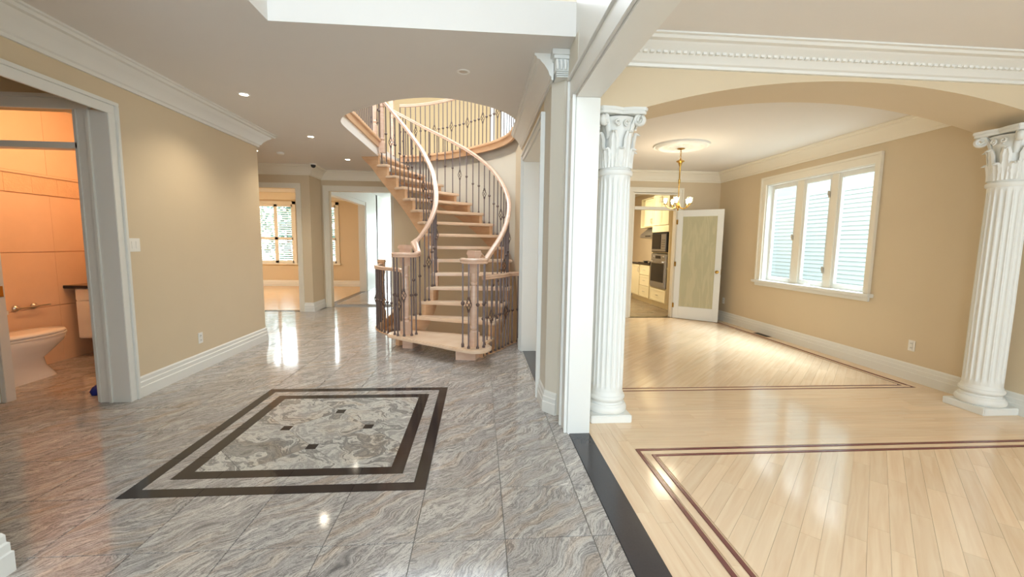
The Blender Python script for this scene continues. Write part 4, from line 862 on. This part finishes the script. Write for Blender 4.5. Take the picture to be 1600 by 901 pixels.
b = MB(); b.loft([ell(0, -.27, .21, .112, .70, sq=5), ell(0, -.27, .21, .112, .735, sq=5)]); obj('tank_lid', b, M['porc'], tk, smooth=40)
t = thing('towel_bar', 'chrome paper holder bar on the powder room tile beside the toilet', 'holder', (-4.754, 4.80, .67))
for yy in (-.11, .07): b = MB(); b.lathe([(0, 0), (.03, 0), (.032, .008), (.020, .016), (.012, .03), (.012, .05), (0, .055)], seg=16); o = obj('rosette', b, M['chrome'], t, loc=(0, yy, 0)); o.rotation_euler = (0, pi / 2, 0)
b = MB(); b.tube([(.045, -.12, 0), (.045, .20, .0)], .009, seg=10); obj('bar', b, M['chrome'], t)
t = thing('vanity', 'white wall hung vanity with dark counter at the end of the powder room', 'vanity', (-4.2, 5.5, 0))
b = MB(); b.box(-.46, .9, -.25, .28, .23, .82); obj('cabinet', b, M['plate'], t, bevel=.004)
b = MB(); b.box(-.452, .0, -.268, -.25, .24, .672); obj('door', b, M['plate'], t, bevel=.003)
b = MB(); b.box(-.452, .0, -.268, -.25, .682, .81); obj('drawer', b, M['plate'], t, bevel=.003)
b = MB(); b.box(-.56, .95, -.29, .28, .82, .855); obj('countertop', b, M['dark'], t, bevel=.004)
t = thing('cloth_bundle', 'small blue object on the floor behind the powder room casing', 'cloth', (-3.43, 4.03, 0))
b = MB(); b.loft([ell(0, 0, .05, .09, 0, 16), ell(0, 0, .062, .10, .03, 16), ell(.0, .01, .055, .085, .06, 16), ell(.005, .03, .035, .05, .085, 16)]); obj('fabric', b, M['blue'], t, smooth=60)
b = MB(); b.box(-3.989, -3.983, 3.82, 3.85, .90, .99); struct('trim_27', b, M['brass'], 'brass strike plate on the left jamb of the powder room', 'strike plate')
pl_ = bpy.data.lights.new('powder_room_bulb', 'POINT'); pl_.energy = 21; pl_.color = (1, .64, .36); pl_.shadow_soft_size = .12; po = bpy.data.objects.new('powder_room_bulb', pl_); COL.objects.link(po); po.location = (-3.75, 4.75, 2.5)

# ------------------------------------------------------------------ kitchen units
def cabinet(name, label, cat, x0, x1, y0, y1, z0, z1, fronts, group=None):
    """cabinet whose front faces -x; fronts: (y0,y1,z0,z1,kind)"""
    t = thing(name, label, cat, (x0, y0, z0), group=group); b = MB(); b.box(.5, x1 - x0, 0, y1 - y0, 0, z1 - z0); b.box(.02, .5, 0, .02, 0, z1 - z0); b.box(.02, .5, y1 - y0 - .02, y1 - y0, 0, z1 - z0)
    for e in ([0, .31, .77, .79, 1.12, z1 - z0 - .02] if name == 'oven_cabinet' else [0, z1 - z0 - .02]): b.box(.02, .5, .02, y1 - y0 - .02, e, e + .02)
    obj('body', b, M['cab'], t, smooth=0)
    for (a, c, e, g_, kd) in fronts:
        b = MB(); b.box(0, .02, a - y0 + .004, c - y0 - .004, e - z0 + .004, g_ - z0 - .004); w = .055
        b.box(-.006, 0, a - y0 + .004, a - y0 + w, e - z0 + .004, g_ - z0 - .004); b.box(-.006, 0, c - y0 - w, c - y0 - .004, e - z0 + .004, g_ - z0 - .004); b.box(-.006, 0, a - y0 + w, c - y0 - w, e - z0 + .004, e - z0 + w); b.box(-.006, 0, a - y0 + w, c - y0 - w, g_ - z0 - w, g_ - z0 - .004)
        d = obj(kd, b, M['cab'], t, bevel=.002)
        hb = MB()
        if kd == 'drawer': ym = (a + c) / 2 - y0; zm = (e + g_) / 2 - z0; hb.tube([(-.006, ym - .05, zm), (-.03, ym - .045, zm), (-.03, ym + .045, zm), (-.006, ym + .05, zm)], .005)
        else:
            ym = (c - y0 - .035) if kd == 'door' and (fronts.index((a, c, e, g_, kd)) % 2 == 0) else (a - y0 + .035); zm = e - z0 + .13 if z0 > 1.2 else g_ - z0 - .13
            hb.tube([(-.006, ym, zm - .06), (-.03, ym, zm - .05), (-.03, ym, zm + .05), (-.006, ym, zm + .06)], .006)
        obj('handle', hb, M['chrome'], d)
    return t
X0 = 4.05
tower = cabinet('oven_cabinet', 'tall cream oven cabinet seen through the kitchen doorway', 'cabinet', X0, 4.65, 8.90, 9.78, .12, 2.60, [(8.92, 9.34, 1.86, 2.56, 'door'), (9.34, 9.76, 1.86, 2.56, 'door'), (8.92, 9.76, .14, .43, 'drawer')])
b = MB(); b.box(.07, .6, 0, .88, -.12, 0); obj('toe_kick', b, M['cab'], tower)
b = MB(); b.box(0, .02, .004, .876, 1.59, 1.735); obj('filler_panel', b, M['cab'], tower, bevel=.002)
base_c = cabinet('base_cabinet', 'cream base cabinet with drawers under the cooktop', 'cabinet', X0, 4.65, 9.80, 11.1, .12, .94, [(9.82, 10.44, z0, z1, 'drawer') for z0, z1 in ((.14, .42), (.42, .68), (.68, .93))] + [(10.46, 11.08, .14, .93, 'door')])
b = MB(); b.box(.07, .6, 0, 1.3, -.12, 0); obj('toe_kick', b, M['cab'], base_c)
b = MB(); b.box(4.03, 4.65, 9.79, 11.1, .94, .975); obj('countertop', b, M['dark'], bevel=.003, label='dark stone countertop left of the oven cabinet', cat='countertop')
t = thing('cooktop', 'black cooktop set on the dark countertop', 'cooktop', (4.33, 10.3, .975)); b = MB(); b.box(-.25, .25, -.36, .36, 0, .012); obj('surface', b, M['ovenglass'], t, bevel=.002)
gb = MB(); gb.lathe([(.05, .012), (.05, .03), (.075, .035), (.075, .042), (.05, .042)], seg=14); gm = mesh_of(gb, 'burner_grate', M['rubber'], 40)
for x in (-.12, .12):
    for y in (-.18, .18): link('burner_grate', gm, t, (x, y, 0))
upc = cabinet('wall_cabinet', 'cream wall cabinet pair above the range hood', 'cabinet', 4.25, 4.65, 9.80, 11.1, 1.86, 2.60, [(9.82, 10.30, 1.88, 2.56, 'door'), (10.30, 10.78, 1.88, 2.56, 'door')])
t = thing('range_hood', 'stainless range hood under the wall cabinets', 'range hood', (4.15, 9.82, 1.55)); b = MB(); b.prism([(0, .05), (.5, 0), (.5, .30), (.22, .30), (0, .12)], 0, .98, axis='y'); obj('canopy', b, M['steel'], t, smooth=0, bevel=.004)
b = MB(); b.box(-.004, .0, .30, .62, .07, .10); obj('control_strip', b, M['rubber'], t, smooth=0)
b = MB(); b.box(4.64, 4.658, 9.8, 11.1, .975, 1.86); struct('wall_backsplash', b, M['backsplash'], 'beige tiled backsplash behind the cooktop', 'backsplash', smooth=0)
mw = thing('microwave', 'black built in microwave above the wall oven', 'microwave', (X0, 9.34, 1.26))
b = MB(); b.box(-.012, .3, -.40, .40, 0, .44); obj('housing', b, M['rubber'], mw, bevel=.004)
b = MB(); b.box(-.024, -.012, -.10, .36, .07, .40); obj('door', b, M['ovenglass'], mw, bevel=.003)
b = MB(); b.box(-.022, -.012, -.36, -.12, .07, .40); pn = obj('control_panel', b, M['steel'], mw, bevel=.003)
bt = MB(); bt.box(-.025, -.021, -.012, .012, -.008, .008); btm = mesh_of(bt, 'button', M['rubber'], 0)
for i in range(3):
    for j in range(4): link('button', btm, pn, (0, -.31 + .06 * i, .12 + .05 * j))
b = MB(); b.box(-.026, -.012, -.36, .36, .02, .065); obj('lower_trim', b, M['steel'], mw, bevel=.003)
ov = thing('built_in_oven', 'stainless wall oven with dark glass door below the microwave', 'oven', (X0, 9.34, .45))
b = MB(); b.box(-.012, .4, -.40, .40, 0, .77); obj('housing', b, M['steel'], ov, bevel=.004)
b = MB(); b.box(-.03, -.012, -.385, .385, .04, .62); d = obj('door', b, M['steel'], ov, bevel=.004)
b = MB(); b.box(-.034, -.03, -.34, .34, .14, .56); obj('window', b, M['ovenglass'], d, smooth=0)
b = MB(); b.tube([(-.03, -.34, .595), (-.07, -.33, .595), (-.07, .33, .595), (-.03, .34, .595)], .011, seg=8); obj('handle', b, M['chrome'], d)
b = MB(); b.box(-.02, -.012, -.385, .385, .64, .755); pn = obj('control_panel', b, M['steel'], ov, bevel=.003)
b = MB(); b.box(-.023, -.02, -.14, .14, .665, .73); obj('display', b, M['ovenglass'], pn, smooth=0)
for yy in (-.26, .26): b = MB(); b.lathe([(.022, 0), (.02, .02), (0, .022)], seg=14); o = obj('knob', b, M['chrome'], pn, loc=(-.02, yy, .70)); o.rotation_euler = (0, -pi / 2, 0)
kl = bpy.data.lights.new('kitchen_ceiling_lamp', 'AREA'); kl.shape = 'DISK'; kl.size = .6; kl.energy = 60; kl.color = (1, .88, .66); ko = bpy.data.objects.new('kitchen_ceiling_lamp', kl); COL.objects.link(ko); ko.location = (3.0, 10.2, 2.82)
fl_ = bpy.data.lights.new('family_fill_lamp', 'AREA'); fl_.shape = 'DISK'; fl_.size = .8; fl_.energy = 60; fl_.color = (1, .90, .76); fo = bpy.data.objects.new('family_fill_lamp', fl_); COL.objects.link(fo); fo.location = (-7.2, 10.6, 2.82)  # added lamp, kept out of view, to brighten the family room

# ------------------------------------------------------------------ far windows with shutters
def shutter_window(name, label, x0, x1, z0, z1, y, panels):
    w = thing(name, label, 'window', ((x0 + x1) / 2, y, z0), kind='structure'); ox = (x0 + x1) / 2
    def q(nm, boxes, m, parent=w, **k):
        b = MB()
        for a, c, d0, d1, e, f_ in boxes: b.box(a - ox, c - ox, d0, d1, e - z0, f_ - z0)
        return obj(nm, b, M[m], parent, **k)
    q('casing', [(x0 - .09, x0, -.03, 0, z0 - .02, z1 + .09), (x1, x1 + .09, -.03, 0, z0 - .02, z1 + .09), (x0 - .09, x1 + .09, -.03, 0, z1, z1 + .09)], 'trimw', bevel=.003); q('sill', [(x0 - .12, x1 + .12, -.06, .02, z0 - .05, z0)], 'trimw', bevel=.004)
    n = panels; pw_ = (x1 - x0) / n; zm = z0 + (z1 - z0) * .42
    for k in range(n):
        a = x0 + pw_ * k; c = a + pw_; s_ = .05
        p = q('shutter_panel', [(a, a + s_, .01, .045, z0, z1), (c - s_, c, .01, .045, z0, z1), (a, c, .01, .045, z0, z0 + .07), (a, c, .01, .045, z1 - .07, z1), (a, c, .01, .045, zm - .04, zm + .04)], 'trimw', bevel=.002)
        lb = MB(); hw = (pw_ - 2 * s_) / 2
        lb.prism([(-.030, -.012), (-.028, -.016), (.030, .010), (.030, .014)], -hw, hw, axis='x'); lm = mesh_of(lb, 'louver', M['trimw'], 0)
        z = z0 + .10
        while z < z1 - .10:
            if abs(z - zm) > .06: link('louver', lm, p, (a + pw_ / 2 - ox, .03, z - z0))
            z += .064
    q('glass_pane', [(x0, x1, .10, .105, z0, z1)], 'glass', smooth=0); return w
shutter_window('window_4', 'white shuttered window seen through the first far opening', -6.72, -5.70, .72, 2.50, 13.6, 2)
shutter_window('window_5', 'white shuttered window partly seen through the second far opening', -5.30, -4.42, .72, 2.50, 13.6, 2)
# bright glazed end of the passage
pd = thing('door_2', 'bright glazed patio door at the end of the white passage', 'door', (-2.3, 16.95, 0), kind='structure')
b = MB()
for x in (-.88, -.31, .26, .83): b.box(x - .04, x + .04, 0, .06, 0, 2.3)
for z in (0, .22, 2.24): b.box(-.88, .83, 0, .06, z, z + .07)
obj('door_frame', b, M['trim'], pd, bevel=.003); b = MB(); b.box(-.84, .79, .025, .032, .1, 2.24); obj('glass_pane', b, M['glass'], pd, smooth=0)
wallbox('wall_passage_end', 'white wall above the glazed door at the passage end', [(-3.3, -1.3, 17.0, 17.1, 2.32, CH), (-3.3, -3.18, 17.0, 17.1, 0, CH), (-1.45, -1.3, 17.0, 17.1, 0, CH)], 'trim')
# upper window and door casing glimpsed through the stairwell
uw = thing('window_6', 'bright upper hall window glimpsed at the right end of the stairwell opening', 'window', (.9, 10.4, 3.3), kind='structure')
b = MB(); b.box(-.40, -.36, -.02, .04, 0, 1.7); b.box(.36, .40, -.02, .04, 0, 1.7); b.box(-.4, .4, -.02, .04, 0, .05); b.box(-.4, .4, -.02, .04, 1.65, 1.7); obj('frame', b, M['trim'], uw); b = MB(); b.box(-.36, .36, .01, .016, .05, 1.65); obj('glass_pane', b, M['glass'], uw, smooth=0)
b = MB(); b.box(.24, .35, 10.37, 10.4, FL2, 5.2); struct('trim_28', b, M['trim'], 'white upper hall door casing behind the upper guard', 'door casing')
# trees beyond the family room windows
for i, (x, lab) in enumerate(((-8.2, 'pale green tree outside the shuttered windows, the left one'), (-5.75, 'pale green tree outside the shuttered windows, the right one'))):
    t = thing('tree', lab, 'tree', (x, 19.0, -.4), group=None); b = MB(); b.tube([(0, 0, 0), (.05, 0, 1.2), (0, 0, 2.2)], [.12, .10, .06], seg=8); obj('trunk', b, M['vent'], t)
    b = MB()
    for k in range(700):
        u = Vector((random.gauss(0, 1), random.gauss(0, 1), random.gauss(0, 1))).normalized() * random.random() ** .4; c = Vector((u.x * 1.12, u.y * 1.0, 2.3 + u.z * 1.7)); a = Vector((random.uniform(-1, 1), random.uniform(-1, 1), random.uniform(-1, 1))) * .13; d_ = a.orthogonal().normalized() * .07
        b.add([c - a, c + d_, c + a, c - d_], [(0, 1, 2, 3)])
    obj('foliage', b, M['leaf'], t, smooth=0, kind='stuff')
b = MB(); b.box(-12, 2, 17.2, 26, -.6, -.4); struct('ground', b, mat('lawn', '#8fa57a', .9), 'lawn behind the house outside the far windows', 'ground')
bpy.data.objects.remove(cutter, do_unlink=True)
